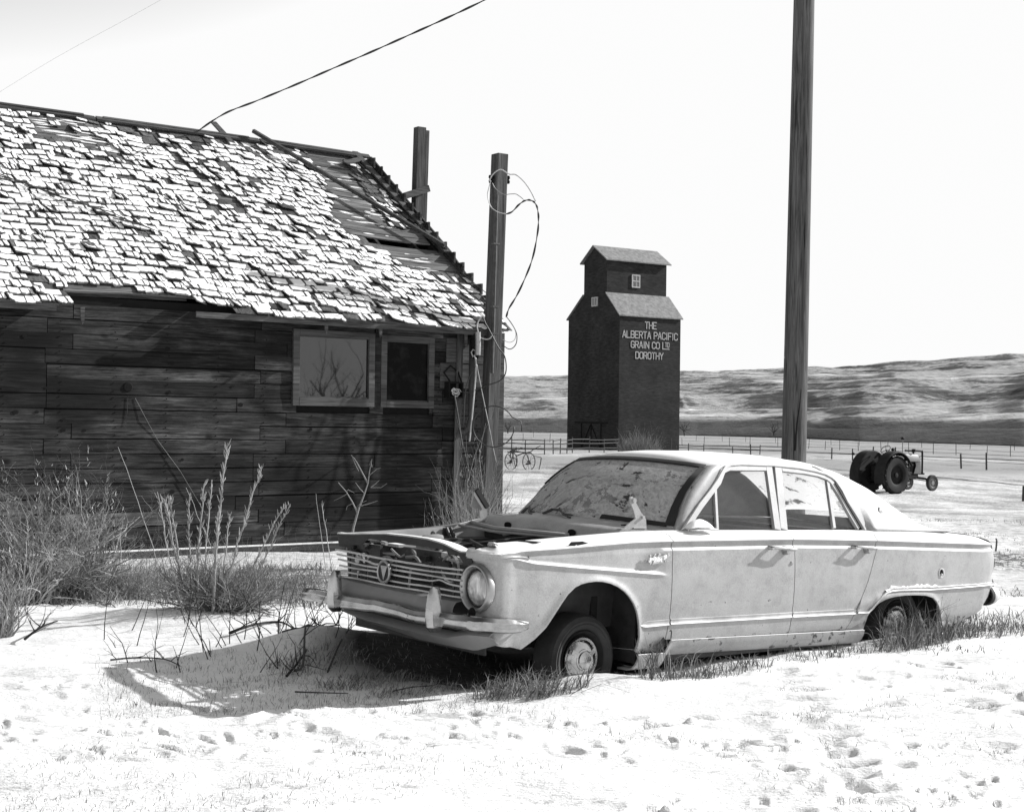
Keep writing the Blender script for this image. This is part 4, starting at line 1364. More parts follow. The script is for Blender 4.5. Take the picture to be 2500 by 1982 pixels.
# lettering: block capitals made of strokes on a 4 x 6 grid
GL = {'T': [[(0, 6), (4, 6)], [(2, 6), (2, 0)]], 'H': [[(0, 0), (0, 6)], [(4, 0), (4, 6)], [(0, 3), (4, 3)]],
      'E': [[(4, 6), (0, 6), (0, 0), (4, 0)], [(0, 3), (3.2, 3)]], 'A': [[(0, 0), (1.8, 6), (2.2, 6), (4, 0)], [(.7, 2), (3.3, 2)]],
      'L': [[(0, 6), (0, 0), (4, 0)]], 'B': [[(0, 0), (0, 6), (3, 6), (4, 5.2), (4, 3.8), (3.2, 3), (0, 3)], [(3.2, 3), (4, 2.2), (4, .8), (3, 0), (0, 0)]],
      'R': [[(0, 0), (0, 6), (3, 6), (4, 5), (4, 4), (3, 3), (0, 3)], [(2.4, 3), (4, 0)]], 'P': [[(0, 0), (0, 6), (3, 6), (4, 5), (4, 3.8), (3, 2.8), (0, 2.8)]],
      'C': [[(4, 4.8), (4, 5.2), (3, 6), (1, 6), (0, 5), (0, 1), (1, 0), (3, 0), (4, .8), (4, 1.4)]], 'I': [[(2, 0), (2, 6)]], 'F': [[(4, 6), (0, 6), (0, 0)], [(0, 3), (3.2, 3)]],
      'G': [[(4, 4.8), (4, 5.2), (3, 6), (1, 6), (0, 5), (0, 1), (1, 0), (3, 0), (4, 1), (4, 2.8), (2.2, 2.8)]], 'N': [[(0, 0), (0, 6), (4, 0), (4, 6)]],
      'O': [[(1, 0), (0, 1), (0, 5), (1, 6), (3, 6), (4, 5), (4, 1), (3, 0), (1, 0)]], 'D': [[(0, 0), (0, 6), (3, 6), (4, 5), (4, 1), (3, 0), (0, 0)]],
      'Y': [[(0, 6), (2, 3), (4, 6)], [(2, 3), (2, 0)]]}
def letters(mb, txt, x0, x1, z0, z1, y=-.02, sw_=.115):
    n = sum(.45 if c == ' ' else (.35 if c == 'I' else 1) for c in txt)
    gap = .32
    tot = n + gap * (len(txt) - 1)
    u = (x1 - x0) / tot
    x = x0
    for c in txt:
        wd = u * (.45 if c == ' ' else (.35 if c == 'I' else 1))
        if c != ' ':
            for st_ in GL[c]:
                for k, (p, q) in enumerate(zip(st_, st_[1:])):
                    f = lambda r: Vector((x + (r[0] / 4 * wd if c != 'I' else wd / 2), y - .002 * k, z0 + r[1] / 6 * (z1 - z0)))
                    a, b = f(p), f(q)
                    e = (b - a).normalized() * sw_ * .4
                    mb.bar(a - e, b + e, sw_, .03, (0, 1, 0))
        x += wd + u * gap
M_letter = plain('letter_paint', .38, .8, var=.25, scale=3, bmp=0)
dz = .35
for txt, xa, xb, za, zb in (('THE', 3.70, 5.37, 14.15, 14.9), ('ALBERTA PACIFIC', .42, 8.55, 12.98, 13.75), ('GRAIN CO', 1.67, 5.85, 11.85, 12.58), ('DOROTHY', 2.35, 6.43, 10.62, 11.36)):
    m = MB()
    letters(m, txt, xa, xb, za + dz, zb + dz)
    m.build('lettering', M_letter, el)
m = MB()
letters(m, 'L', 6.35, 6.62, 11.85 + dz, 12.62 + dz)
letters(m, 'TD', 6.72, 7.32, 12.08 + dz, 12.62 + dz, sw_=.085)
m.bar((6.4, -.024, 11.85 + dz), (7.38, -.024, 11.85 + dz), .10, .03, (0, 1, 0))
m.build('lettering', M_letter, el)

# ------------------------------------------------------------------ fences
def fence(name, label, pts, H, rr, spacing, rails, jit=.1, seed=1, mat=None, extra=True):
    """pts: (u, D) pairs; posts stand on the ground along that line"""
    random.seed(seed)
    P = []
    for u, D in pts:
        c = at(u, 1040, D)
        P.append(Vector((c.x, c.y, 0)))
    o = thing(name, label, 'fence', (P[0].x, P[0].y, G(P[0].x, P[0].y)))
    off = Vector(o.location)
    posts = []
    for a, b in zip(P, P[1:]):
        n = max(1, round((b - a).length / spacing))
        for i in range(n):
            q = a.lerp(b, (i + random.uniform(-.12, .12)) / n)
            posts.append(q)
    posts.append(P[-1])
    for q in posts:
        z = G(q.x, q.y)
        h = H * random.uniform(.85, 1.15)
        m = MB()
        m.t = random.random()
        lean = Vector((random.uniform(-jit, jit) * h * .5, random.uniform(-jit, jit) * h * .5, 0))
        b0 = Vector((q.x, q.y, z - .2))
        m.tube([b0 - off, b0 + Vector((0, 0, h * .6)) + lean * .6 - off, b0 + Vector((0, 0, h + .2)) + lean - off], [rr, rr * .95, rr * .85], 7)
        m.build('post', mat or M_wood_grey, o)
    for (hz, r) in rails:
        m = MB()
        for a, b in zip(posts, posts[1:]):
            za, zb = G(a.x, a.y) + hz + random.uniform(-.05, .05), G(b.x, b.y) + hz + random.uniform(-.05, .05)
            m.t = random.random()
            mid = (a + b) / 2
            m.tube([Vector((a.x, a.y, za)) - off, Vector((mid.x, mid.y, (za + zb) / 2 - (.02 if r < .02 else 0))) - off, Vector((b.x, b.y, zb)) - off], r, 5)
        m.build('rail' if r > .03 else 'fence_wire', mat or M_wood_greyx, o)
    return o
fence('rail_fence', 'old pole rail fence before the grain elevator, left part', [(1205, 138), (1332, 130), (1400, 142), (1510, 150), (1640, 152)], 1.45, .055, 3.2, [(.45, .05), (.95, .05), (1.3, .05)], .12, 2)
fence('wire_fence', 'dark posts of a wire fence passing behind the tall pole and the tractor', [(1690, 150), (1833, 140), (2030, 127), (2200, 108), (2342, 97), (2420, 93), (2620, 84)], 1.15, .065, 7.5, [(.5, .012), (1.0, .012)], .12, 3)
fence('rail_fence', 'low rail fence right of the grain elevator, seen over the car roof', [(1655, 156), (1725, 152), (1860, 148), (1910, 150)], .9, .055, 3.6, [(.8, .05), (.45, .04)], .1, 4)
fence('wire_fence', 'far line of thin fence posts in the field below the hills', [(1150, 236), (1400, 228), (1660, 222), (1900, 208), (2100, 184), (2340, 165), (2620, 150)], 1.25, .042, 4.6, [(.6, .012), (1.1, .012)], .12, 5)
fence('wire_fence', 'farthest faint fence line at the foot of the badland hills', [(1120, 330), (1400, 312), (1700, 292), (1960, 262), (2250, 226), (2620, 200)], 1.1, .04, 9, [(1.0, .012)], .12, 6)
rd = MB()                                      # gravel road across the valley floor, a sheet on the ground
rows_ = []
for u in range(1000, 2900, 60):
    D = np.interp(u, [1000, 1700, 2000, 2500, 2900], [215, 195, 165, 132, 112])
    a, b = at(u, 1040, D), at(u, 1040, D + 5.5)
    rows_.append([(a.x, a.y, G(a.x, a.y) + .06), (b.x, b.y, G(b.x, b.y) + .06)])
rd.grid(rows_)
tag(rd.build('gravel_road', plain('gravel', .16, .95, var=.3, scale=.8, bmp=0)), kind='structure')
rd = MB()
rows_ = []
for u in range(1900, 2900, 40):
    D = np.interp(u, [1900, 2100, 2500, 2900], [96, 86, 67, 58])
    a, b = at(u, 1040, D), at(u, 1040, D + .55)
    rows_.append([(a.x, a.y, G(a.x, a.y) + .03), (b.x, b.y, G(b.x, b.y) + .03)])
rd.grid(rows_)
tag(rd.build('path', plain('track_gravel', .10, .95, var=.6, scale=3, bmp=0)), kind='structure')

# ------------------------------------------------------------------ bare trees
def bare_tree(label, u, D, h, w, seed, r=.16, x=None, y=None, lv=4, z=None, mat=None):
    random.seed(seed)
    c = at(u, 1040, D) if x is None else Vector((x, y, 0))
    gz = G(c.x, c.y) if z is None else z
    o = thing('bare_tree', label, 'tree', (c.x, c.y, gz))
    m = MB()
    m.t = .4
    tp = (random.uniform(-.15, .15) * h * .3, 0, h * .26)
    m.tube([(0, 0, -.3), (tp[0] * .5, 0, h * .13), tp], [r * 1.3, r, r * .8], 8)
    m.build('trunk', mat or M_twig, o)
    m = MB()
    n = 7
    for k in range(n):
        m.t = random.random()
        a = 2 * PI * k / n + random.uniform(-.3, .3)
        st_ = Vector(tp) * random.uniform(.7, 1)
        grow(m, st_, Vector((math.cos(a) * w / h * 1.3, math.sin(a) * .8, 1)), h * .42, r * .55, lv - 1, 4, .16, (2, 4), .62, .75, .25)
    m.build('crown', mat or M_twig, o)
    return o
bare_tree('bare spreading tree just right of the grain elevator foot', 1671, 430, 6.3, 6, 3)
bare_tree('bare forked tree just left of the tall power pole', 1890, 410, 6.0, 4, 4)
bare_tree('small bare tree seen right of the cable hoop at the shack corner', 1240, 430, 4.2, 3, 5)
bare_tree('bare tree beyond the right edge, mirrored in the shack window', 0, 0, 5.2, 5, 8, r=.13, x=21.5, y=6.4, lv=4, z=-.1)
bare_tree('bushy bare tree beyond the right edge, mirrored in the shack window', 0, 0, 4.4, 5, 9, r=.11, x=26.0, y=6.2, lv=4, z=-.1)

# ------------------------------------------------------------------ tractor
TR_M = Matrix.Translation((15.33, 57.0, -.87)) @ Matrix.Rotation(R_(36), 4, 'Z')
tr = thing('tractor', 'old dark farm tractor parked on the snow beyond the car tail', 'tractor', M=TR_M)
M_trdark = plain('tractor_dark', .016, .75, var=.4, scale=5, spec=.2)
M_trgrey = plain('tractor_grey_paint', .11, .55, var=.35, scale=5)
def wheel(parent, c, r, w, rim, lugs=0, name='wheel', ax=(0, -1, 0), mats=None, hub=.10):
    mt, mr = mats or (M_rubber, M_galv)
    t = MB()
    hw = w / 2
    t.lathe([(rim, -hw * .8), (rim + .25 * (r - rim), -hw), (r - .18 * (r - rim), -hw * .95), (r, -hw * .6), (r, hw * .6), (r - .18 * (r - rim), hw * .95), (rim + .25 * (r - rim), hw), (rim, hw * .8), (rim, -hw * .8)], c, ax, 40)
    if lugs:
        A = Vector(ax).normalized()
        e1 = A.cross(Vector((0, 0, 1))).normalized()
        e2 = A.cross(e1)
        for k in range(lugs):
            for sd in (-1, 1):
                a = 2 * PI * (k + (.5 if sd > 0 else 0)) / lugs
                a2 = a + .20
                f = lambda an, rr, hh: Vector(c) + (e1 * math.cos(an) + e2 * math.sin(an)) * rr + A * hh
                t.bar(f(a, r + .008, 0), f(a2, r - .012, sd * hw * .95), .045, .05, (e1 * math.cos(a) + e2 * math.sin(a)))
    ty = t.build(name, mt, parent, smooth=35)
    m = MB()
    m.lathe([(rim, hw * .8), (rim * .95, hw * .75), (rim * .88, hw * .2), (rim * .6, hw * .05), (rim * .35, hw * .3), (hub, hw * .35), (hub * .9, hw * .7), (0, hw * .75)], c, ax, 32)
    m.lathe([(rim, -hw * .8), (rim * .9, -hw * .2), (0, -hw * .15)], c, ax, 24)
    m.build('rim', mr, ty, smooth=35)
    return ty
WZ = .60
wheel(tr, (0, .12, WZ), .74, .34, .40, 20, mats=(M_trdark, M_trdark))
wheel(tr, (0, 1.42, WZ), .74, .34, .40, 20, mats=(M_trdark, M_trdark))
wheel(tr, (2.36, .12, .26), .33, .15, .19, 0, mats=(M_rubber, M_galv), name='wheel')
wheel(tr, (2.36, 1.36, .26), .33, .15, .19, 0, mats=(M_rubber, M_galv), name='wheel')
for y0, y1 in ((-.10, .38), (1.16, 1.64)):     # clamshell fenders
    m = MB()
    rows_ = []
    for k in range(21):
        a = R_(200 - 170 * k / 20)
        R0 = .94
        x, z = math.cos(a) * R0 * .98, WZ + math.sin(a) * R0
        rows_.append([(x * .97, y0, z - .05), (x, y0 + .04, z), (x, y1 - .04, z), (x * .97, y1, z - .05)])
    m.grid(rows_)
    inner = y1 - .01 if y0 < 1 else y0 + .01
    m.add([(0, inner, WZ + .1)] + [(math.cos(R_(200 - 170 * k / 20)) * .92, inner, WZ + math.sin(R_(200 - 170 * k / 20)) * .93) for k in range(21)], [(0, k + 1, k + 2) for k in range(20)])
    m.build('fender', M_trdark, tr, smooth=50, solid=.012)
m = MB()
m.box(-.25, .45, .35, .55, 1.1, .95)
m.box(.5, .50, .42, 1.25, 1.05, .98)
m.box(1.2, .56, .45, 2.05, 1.0, .70)
m.box(.3, .30, .32, .55, .5, .40)
m.tube([(0, .2, WZ), (0, 1.35, WZ)], .11, 12)
m.build('transmission', M_trdark, tr, bevel=.03)
m = MB()                                       # bonnet with the engine showing below
rows_ = []
for x, h, w_ in ((.62, 1.40, .27), (.70, 1.46, .29), (1.4, 1.45, .28), (1.95, 1.42, .27), (2.08, 1.38, .25), (2.13, 1.25, .24)):
    rows_.append([(x, .78 - w_, 1.12), (x, .78 - w_, h - .12), (x, .78 - w_ * .8, h - .03), (x, .78, h), (x, .78 + w_ * .8, h - .03), (x, .78 + w_, h - .12), (x, .78 + w_, 1.12)])
m.grid(rows_)
m.build('bonnet', M_trgrey, tr, smooth=50, solid=.01)
m = MB()
m.hexa([(2.0, .53, .62), (2.18, .53, .62), (2.18, 1.03, .62), (2.0, 1.03, .62), (1.95, .53, 1.34), (2.13, .53, 1.34), (2.13, 1.03, 1.34), (1.95, 1.03, 1.34)])
m.poly([(1.72, .528, .62), (2.0, .528, .62), (2.0, .528, 1.14), (1.80, .528, 1.14), (1.86, .528, .95)], (0, .01, 0))
m.build('grille', M_trgrey, tr, bevel=.02)
m = MB()
m.box(.95, .6, .7, 1.75, .98, 1.12)
for i in range(4): m.lathe([(.05, -.08), (.06, 0), (.05, .08)], (1.05 + i * .18, .58, .98), (0, -1, 0), 10, True)
m.tube([(1.0, .56, 1.02), (1.3, .52, .9), (1.7, .56, .98)], .03, 6)
m.box(1.78, .62, .7, 1.95, .94, 1.1)
m.build('engine', M_trdark, tr, bevel=.015)
m = MB()
m.tube([(2.36, .22, .30), (2.30, .40, .42), (2.2, .78, .46), (2.30, 1.1, .42), (2.36, 1.3, .30)], .045, 8)
m.tube([(.9, .48, .50), (2.3, .3, .33)], .02, 6)
m.build('front_axle', M_trdark, tr)
m = MB()                                       # pipe guard round the nose
m.tube(smooth_path([(1.75, .55, 1.56), (2.2, .55, 1.54), (2.27, .55, 1.46), (2.27, .55, .62)], 4), .04, 8)
m.tube(smooth_path([(1.75, 1.0, 1.56), (2.2, 1.0, 1.54), (2.27, 1.0, 1.46), (2.27, 1.0, .62)], 4), .04, 8)
m.tube([(2.27, .45, .62), (2.27, 1.1, .62)], .04, 6)
m.lathe([(0, .0), (.08, .0), (.08, .12), (0, .14)], (1.72, .55, 1.50), (0, 0, 1), 10)
m.build('nose_guard', M_trdark, tr)
m = MB()
m.tube([(1.45, .9, 1.4), (1.46, .9, 2.0)], .018, 6)
m.build('exhaust_stack', M_galv, tr)
m = MB()
m.lathe([(0, -.05), (.07, -.04), (.08, 0), (.05, .05), (0, .07)], (1.46, .9, 2.05), (0, 0, 1), 12)
m.build('stack_cap', M_trdark, tr, smooth=True)
m = MB()
m.lathe([(0, -.06), (.06, -.04), (.07, 0), (.05, .06), (0, .07)], (.85, .9, 1.60), (1, 0, .2), 12)
m.tube([(.85, .9, 1.55), (.85, .9, 1.35)], .02, 6)
m.build('headlight', M_trdark, tr, smooth=True)
m = MB()
m.lathe([(0, -.05), (.05, -.04), (.06, 0), (.045, .05), (0, .06)], (-.85, 1.5, 1.42), (-1, 0, .2), 10)
m.build('tail_lamp', M_trdark, tr, smooth=True)
sw0 = Vector((.30, .82, 1.60))
sax = Vector((-.75, 0, .66)).normalized()
m = MB()
e1, e2 = sax.cross(Vector((0, 1, 0))).normalized(), Vector((0, 1, 0))
ringp = [sw0 + (e1 * math.cos(2 * PI * k / 28) + e2 * math.sin(2 * PI * k / 28)) * .21 for k in range(29)]
m.tube(ringp, .014, 6, cap=False)
for k in (0, 1, 2):
    a = 2 * PI * k / 3 + .6
    m.tube([sw0 - sax * .04, sw0 + (e1 * math.cos(a) + e2 * math.sin(a)) * .21], .012, 5)
m.tube([sw0 - sax * .02, sw0 - sax * .6], .025, 8)
m.build('steering_wheel', M_trdark, tr)
m = MB()                                       # pan seat
rows_ = [[(-.35 + .36 * (i / 6), .55 + .46 * (k / 8), 1.02 + .10 * abs(k / 4 - 1) ** 2 + .16 * max(0, 1 - i / 2.2)) for k in range(9)] for i in range(7)]
m.grid(rows_)
m.build('seat', M_trgrey, tr, smooth=60, solid=.012)
sn_ = MB()
random.seed(4)
for k in range(26):
    a = R_(random.uniform(20, 120))
    y = random.uniform(-.04, .26)
    c = Vector((math.cos(a) * .775, y, WZ + math.sin(a) * .775))
    sn_.lathe([(0, .03), (.035, .015), (.04, 0), (0, -.01)], c, (math.cos(a), 0, math.sin(a)), 7)
sn_.build('snow_on_tyre', M_snow_clean, tr)

# ------------------------------------------------------------------ horse drawn implement
IM = Vector(at(1291, 1149, 80.0)); IM.z = G(IM.x, IM.y)
im = thing('horse_cultivator', 'rusty two wheeled horse drawn implement standing in the snow beyond the shack corner', 'farm implement', IM)
im_ax = Vector((-.70, .714, 0))
for k, o in enumerate((Vector((0, 0, 0)), im_ax * 1.42)):
    c = o + Vector((0, 0, .44))
    m = MB()
    m.lathe([(.47, -.025), (.50, -.025), (.50, .025), (.47, .025), (.47, -.025)], c, im_ax, 36)
    e1 = im_ax.cross(Vector((0, 0, 1))).normalized()
    wl2 = m.build('wheel', M_iron, im, smooth=35)
    m = MB()
    for q in range(12):
        a = 2 * PI * q / 12
        m.tube([c + im_ax * (.05 if q % 2 else -.05), c + (e1 * math.cos(a) + Vector((0, 0, 1)) * math.sin(a)) * .48], .010, 5)
    m.lathe([(.05, -.1), (.06, 0), (.05, .1)], c, im_ax, 10, True)
    m.build('spokes', M_iron, wl2)
def ip(x, y, dd=0): return at(1220 + x * .1206, 1080 + y * .1206, 80.6 + dd) - IM
m = MB()
m.tube([Vector((0, 0, .44)), im_ax * .2 + Vector((0, 0, .95)), im_ax * 1.2 + Vector((0, 0, .95)), im_ax * 1.42 + Vector((0, 0, .44))], .03, 6)
m.tube([ip(340, 270), ip(480, 215), ip(620, 190), ip(700, 130), ip(830, 62)], [.04, .035, .03, .025, .02], 6)
m.tube([ip(480, 225), ip(650, 225), ip(700, 275), ip(840, 300)], .022, 6)
m.tube([ip(300, 170), ip(440, 200), ip(650, 215)], .035, 6)
m.tube([ip(215, 160), ip(215, 300), ip(330, 330), ip(350, 480)], .035, 6)
m.tube([ip(270, 260), ip(300, 420), ip(320, 520)], .025, 6)
m.build('frame', M_iron, im)
m = MB()
m.tube([ip(840, 310), ip(830, 400), ip(790, 575)], [.035, .03, .025], 6)
m.build('prop_leg', M_iron, im)
m = MB()
for k in range(14):
    random.seed(50 + k)
    x, y = random.uniform(200, 420), random.uniform(110, 260)
    m.tube([ip(x, y), ip(x + random.uniform(-60, 60), y + random.uniform(-50, 30))], random.uniform(.015, .035), 5)
m.lathe([(.0, -.05), (.11, -.04), (.13, 0), (.11, .04), (0, .05)], ip(270, 185), (0, -1, .2), 14)
m.tube([ip(330, 90), ip(350, 150)], .03, 6)
m.tube([ip(420, 100), ip(380, 160)], .02, 6)
m.build('gear_mechanism', M_iron, im)
m = MB()
for x, y in ((200, 410), (580, 430)):
    m.bar(ip(x - 55, y + 10), ip(x + 55, y - 10), .04, .09)
m.build('foot_step', M_iron, im)
fl = MB()
p = at(2500, 1205, 52)
fl.tube([(p.x, p.y, G(p.x, p.y) - .1), (p.x + .02, p.y, G(p.x, p.y) + .55)], .08, 8)
tag(fl.build('short_stake', M_wood_grey), 'short dark stake at the right edge beyond the car tail', 'stake')

# ------------------------------------------------------------------ the abandoned sedan
def rot_zyx(a, b, c):
    return (Matrix.Rotation(a, 3, 'Z') @ Matrix.Rotation(b, 3, 'Y') @ Matrix.Rotation(c, 3, 'X')).to_4x4()
CAR_M = Matrix.Translation(CARQ) @ rot_zyx(.67154, .02506, .00751)
car = thing('abandoned_car', 'pale rusting four door sedan without its bonnet, sunk in the snow and dusted with frost', 'car', M=CAR_M)
def car_paint(name='old_pale_paint', fk=1.0):
    """matte old paint; frost settles on faces that look up, rust shows in spots"""
    m, nt, p, out = new_mat(name)
    co = coords(nt)
    n1, n2, n3 = noise(nt, co, 1.6, 5, .6), noise(nt, co, 11, 5, .7), noise(nt, co, 160, 2, .6)
    base = ramp(nt, n1, [(.3, .31), (.7, .40)])
    base = mathn(nt, 'MULTIPLY', base, ramp(nt, n3, [(.3, .84), (.7, 1.12)]))
    base = mathn(nt, 'MULTIPLY', base, ramp(nt, n2, [(.28, .80), (.5, 1.0), (.7, 1.08)]))
    vo = N(nt, 'ShaderNodeTexVoronoi')
    vo.inputs['Scale'].default_value = 9
    nt.links.new(co, vo.inputs['Vector'])
    sz = N(nt, 'ShaderNodeSeparateXYZ')
    nt.links.new(co, sz.inputs[0])
    zr_ = ramp(nt, sz.outputs[2], [(.24, .13), (.34, .14), (.37, .0), (.42, .09), (.47, .09), (.50, 0), (.545, .10), (.57, .0)])
    n2r = mathn(nt, 'ADD', n2, zr_)
    sp = mathn(nt, 'MULTIPLY', ramp(nt, vo.outputs['Distance'], [(.022, 1), (.05, 0)]), ramp(nt, n2, [(.48, 0), (.52, 1)]))
    rust = mathn(nt, 'MAXIMUM', sp, ramp(nt, n2r, [(.72, 0), (.76, 1)]))
    base = mixf(nt, rust, base, .07)
    ge = N(nt, 'ShaderNodeNewGeometry')
    sx = N(nt, 'ShaderNodeSeparateXYZ')
    nt.links.new(ge.outputs['Normal'], sx.inputs[0])
    up = mathn(nt, 'ADD', sx.outputs[2], mathn(nt, 'MULTIPLY', mathn(nt, 'SUBTRACT', n2, .5), .5))
    frost = ramp(nt, up, [(.42, 0), (.78, 1)])
    frost = mathn(nt, 'MULTIPLY', frost, ramp(nt, n1, [(.25, .75 * fk), (.5, fk)]))
    nt.links.new(mixf(nt, frost, base, .80), p.inputs['Base Color'])
    nt.links.new(mixf(nt, frost, .48, .9), p.inputs['Roughness'])
    p.inputs['Specular IOR Level'].default_value = .35
    bump(nt, p, mathn(nt, 'ADD', n3, mathn(nt, 'MULTIPLY', n1, .8)), .10, .004)
    return m
M_paint = car_paint()
M_paint_clean = car_paint('pale_paint_without_frost', 0.0)
M_paint_dull = plain('dull_grey_paint', .20, .6, var=.25, scale=4, bmp=.15)
M_inner = plain('inner_fender_paint', .24, .65, var=.3, scale=4, bmp=.2)
def chrome_mat(name, v, ro, metal=1.0):
    m, nt, p, out = new_mat(name)
    co = coords(nt)
    n1 = noise(nt, co, 5, 5, .65)
    nt.links.new(ramp(nt, n1, [(.3, v * .55), (.6, v)]), p.inputs['Base Color'])
    p.inputs['Metallic'].default_value = metal
    nt.links.new(ramp(nt, n1, [(.4, ro), (.75, min(1, ro + .22))]), p.inputs['Roughness'])
    bump(nt, p, noise(nt, co, 3, 2), .10, .02)
    return m
M_chrome = chrome_mat('worn_chrome', .46, .09)
M_alu = chrome_mat('dull_aluminium', .42, .36, .8)
M_bay = plain('engine_bay_dark', .03, .6, var=.6, scale=10, bmp=.5)
M_seal = plain('perished_rubber_seal', .012, .8, var=.3, bmp=.1)
def clear_glass(name, frost_stops=None, scale=5, frost_v=.55, dirt=.06, stretch=(1, 1, 1), trans=.35, tint=.86):
    """window glass that lets the sun through, with frost lying on it in patches"""
    m = bpy.data.materials.new(name)
    m.use_nodes = True
    nt = m.node_tree
    nt.nodes.clear()
    out = N(nt, 'ShaderNodeOutputMaterial')
    tr_ = N(nt, 'ShaderNodeBsdfTransparent')
    tr_.inputs[0].default_value = (tint, tint, tint, 1)
    gl = N(nt, 'ShaderNodeBsdfGlossy')
    gl.inputs['Roughness'].default_value = .03
    mx = N(nt, 'ShaderNodeMixShader')
    mx.inputs[0].default_value = .07
    nt.links.new(tr_.outputs[0], mx.inputs[1])
    nt.links.new(gl.outputs[0], mx.inputs[2])
    df = N(nt, 'ShaderNodeBsdfDiffuse')
    df.inputs[0].default_value = (frost_v,) * 3 + (1,)
    nt.links.new(ramp(nt, noise(nt, coords(nt, stretch), 22, 5, .7, 1.5), [(.36, frost_v * .72), (.64, min(1, frost_v * 1.35))]), df.inputs[0])
    tl = N(nt, 'ShaderNodeBsdfTranslucent')
    tl.inputs[0].default_value = (frost_v,) * 3 + (1,)
    fm = N(nt, 'ShaderNodeMixShader')
    fm.inputs[0].default_value = trans
    nt.links.new(df.outputs[0], fm.inputs[1])
    nt.links.new(tl.outputs[0], fm.inputs[2])
    m2 = N(nt, 'ShaderNodeMixShader')
    co = coords(nt, stretch)
    if frost_stops:
        n = mathn(nt, 'ADD', mathn(nt, 'MULTIPLY', noise(nt, co, scale, 6, .62, 1.2), .85), mathn(nt, 'MULTIPLY', noise(nt, co, scale * 9, 3, .6), .15))
        nt.links.new(ramp(nt, n, frost_stops), m2.inputs[0])
    else: m2.inputs[0].default_value = dirt
    nt.links.new(mx.outputs[0], m2.inputs[1])
    nt.links.new(fm.outputs[0], m2.inputs[2])
    nt.links.new(m2.outputs[0], out.inputs[0])
    return m
M_glass = clear_glass('side_window_glass', None, dirt=.05)
M_glass_patch = clear_glass('frosted_side_glass', [(.40, .06), (.45, .88)], 5, .85, trans=.6)
M_wind = clear_glass('frosted_windshield', [(.42, .08), (.455, .93)], 4.6, .42, stretch=(1.6, 1, .9), trans=.10, tint=.30)

li = lambda x, P: float(np.interp(x, [p[0] for p in P], [p[1] for p in P]))
ZT = [(.14, .872), (.25, .888), (.72, .917), (1.25, .945), (1.62, .950), (3.3, .936), (3.8, .928), (4.2, .908), (4.5, .887), (4.72, .858), (4.8, .85)]
ZCR = [(.14, .838), (.254, .846), (.35, .862), (.6, .872), (1.12, .897), (1.41, .900), (2.42, .897), (3.27, .876), (4.58, .827), (4.8, .82)]
BD = [(.14, .004), (.25, .006), (.35, .020), (.6, .030), (1.4, .035), (4.5, .035), (4.8, .02)]
YW = [(.30, .868), (.45, .878), (.8, .884), (1.4, .887), (2.4, .890), (3.3, .886), (4.0, .872), (4.5, .845), (4.72, .805), (4.80, .77)]
ARCHF = [(.36, .360), (.388, .377), (.44, .41), (.509, .467), (.555, .53), (.601, .590), (.64, .635), (.687, .670), (.73, .686), (.777, .694), (.83, .697), (.88, .694), (.94, .682), (.996, .662), (1.045, .635), (1.084, .602), (1.118, .565), (1.142, .525), (1.158, .485), (1.170, .445), (1.180, .40), (1.186, .35), (1.189, .285)]
ARCHR = [(3.135, .300), (3.150, .345), (3.175, .385), (3.205, .42), (3.25, .458), (3.30, .487), (3.36, .505), (3.435, .515), (3.55, .519), (3.66, .516), (3.78, .508), (3.863, .490), (3.91, .462), (3.945, .425), (3.966, .385), (3.976, .34)]
ZBF = [(.14, .42), (.30, .375)] + ARCHF + [(1.20, .285), (1.41, .283)]
ZBR = [(2.9, .322), (3.0, .312), (3.12, .300)] + ARCHR + [(4.03, .327), (4.215, .292), (4.414, .345), (4.632, .418), (4.72, .46), (4.8, .52)]
TAIL = [(.40, 4.60), (.46, 4.72), (.545, 4.782), (.60, 4.735), (.667, 4.794), (.733, 4.798), (.771, 4.757), (.818, 4.753), (.858, 4.70), (.95, 4.66)]
S1 = [(.28, 1.392), (.35, 1.396), (.47, 1.410), (.88, 1.413), (.95, 1.42)]
S2 = [(.28, 2.440), (.446, 2.446), (.775, 2.448), (.888, 2.436), (.95, 2.42)]
S3 = [(.28, 2.975), (.326, 2.992), (.444, 3.063), (.62, 3.155), (.803, 3.232), (.876, 3.250), (.95, 3.262)]
SPEAR = [(.254, .834), (.417, .800), (.816, .762), (1.37, .715)]
def seg_dist(x, z, P):
    d = 9
    for (a, b), (c, e) in zip(P, P[1:]):
        dx, dz = c - a, e - b
        t = max(0, min(1, ((x - a) * dx + (z - b) * dz) / (dx * dx + dz * dz + 1e-12)))
        d = min(d, math.hypot(x - a - dx * t, z - b - dz * t))
    return d
DF = [(.20, .13), (.245, .10), (.265, .07), (.30, .045), (.335, .030), (.36, .022), (.40, .016), (.44, .012), (.465, .010), (.52, .004), (.60, 0), (.70, 0), (.76, .003), (.95, .006)]
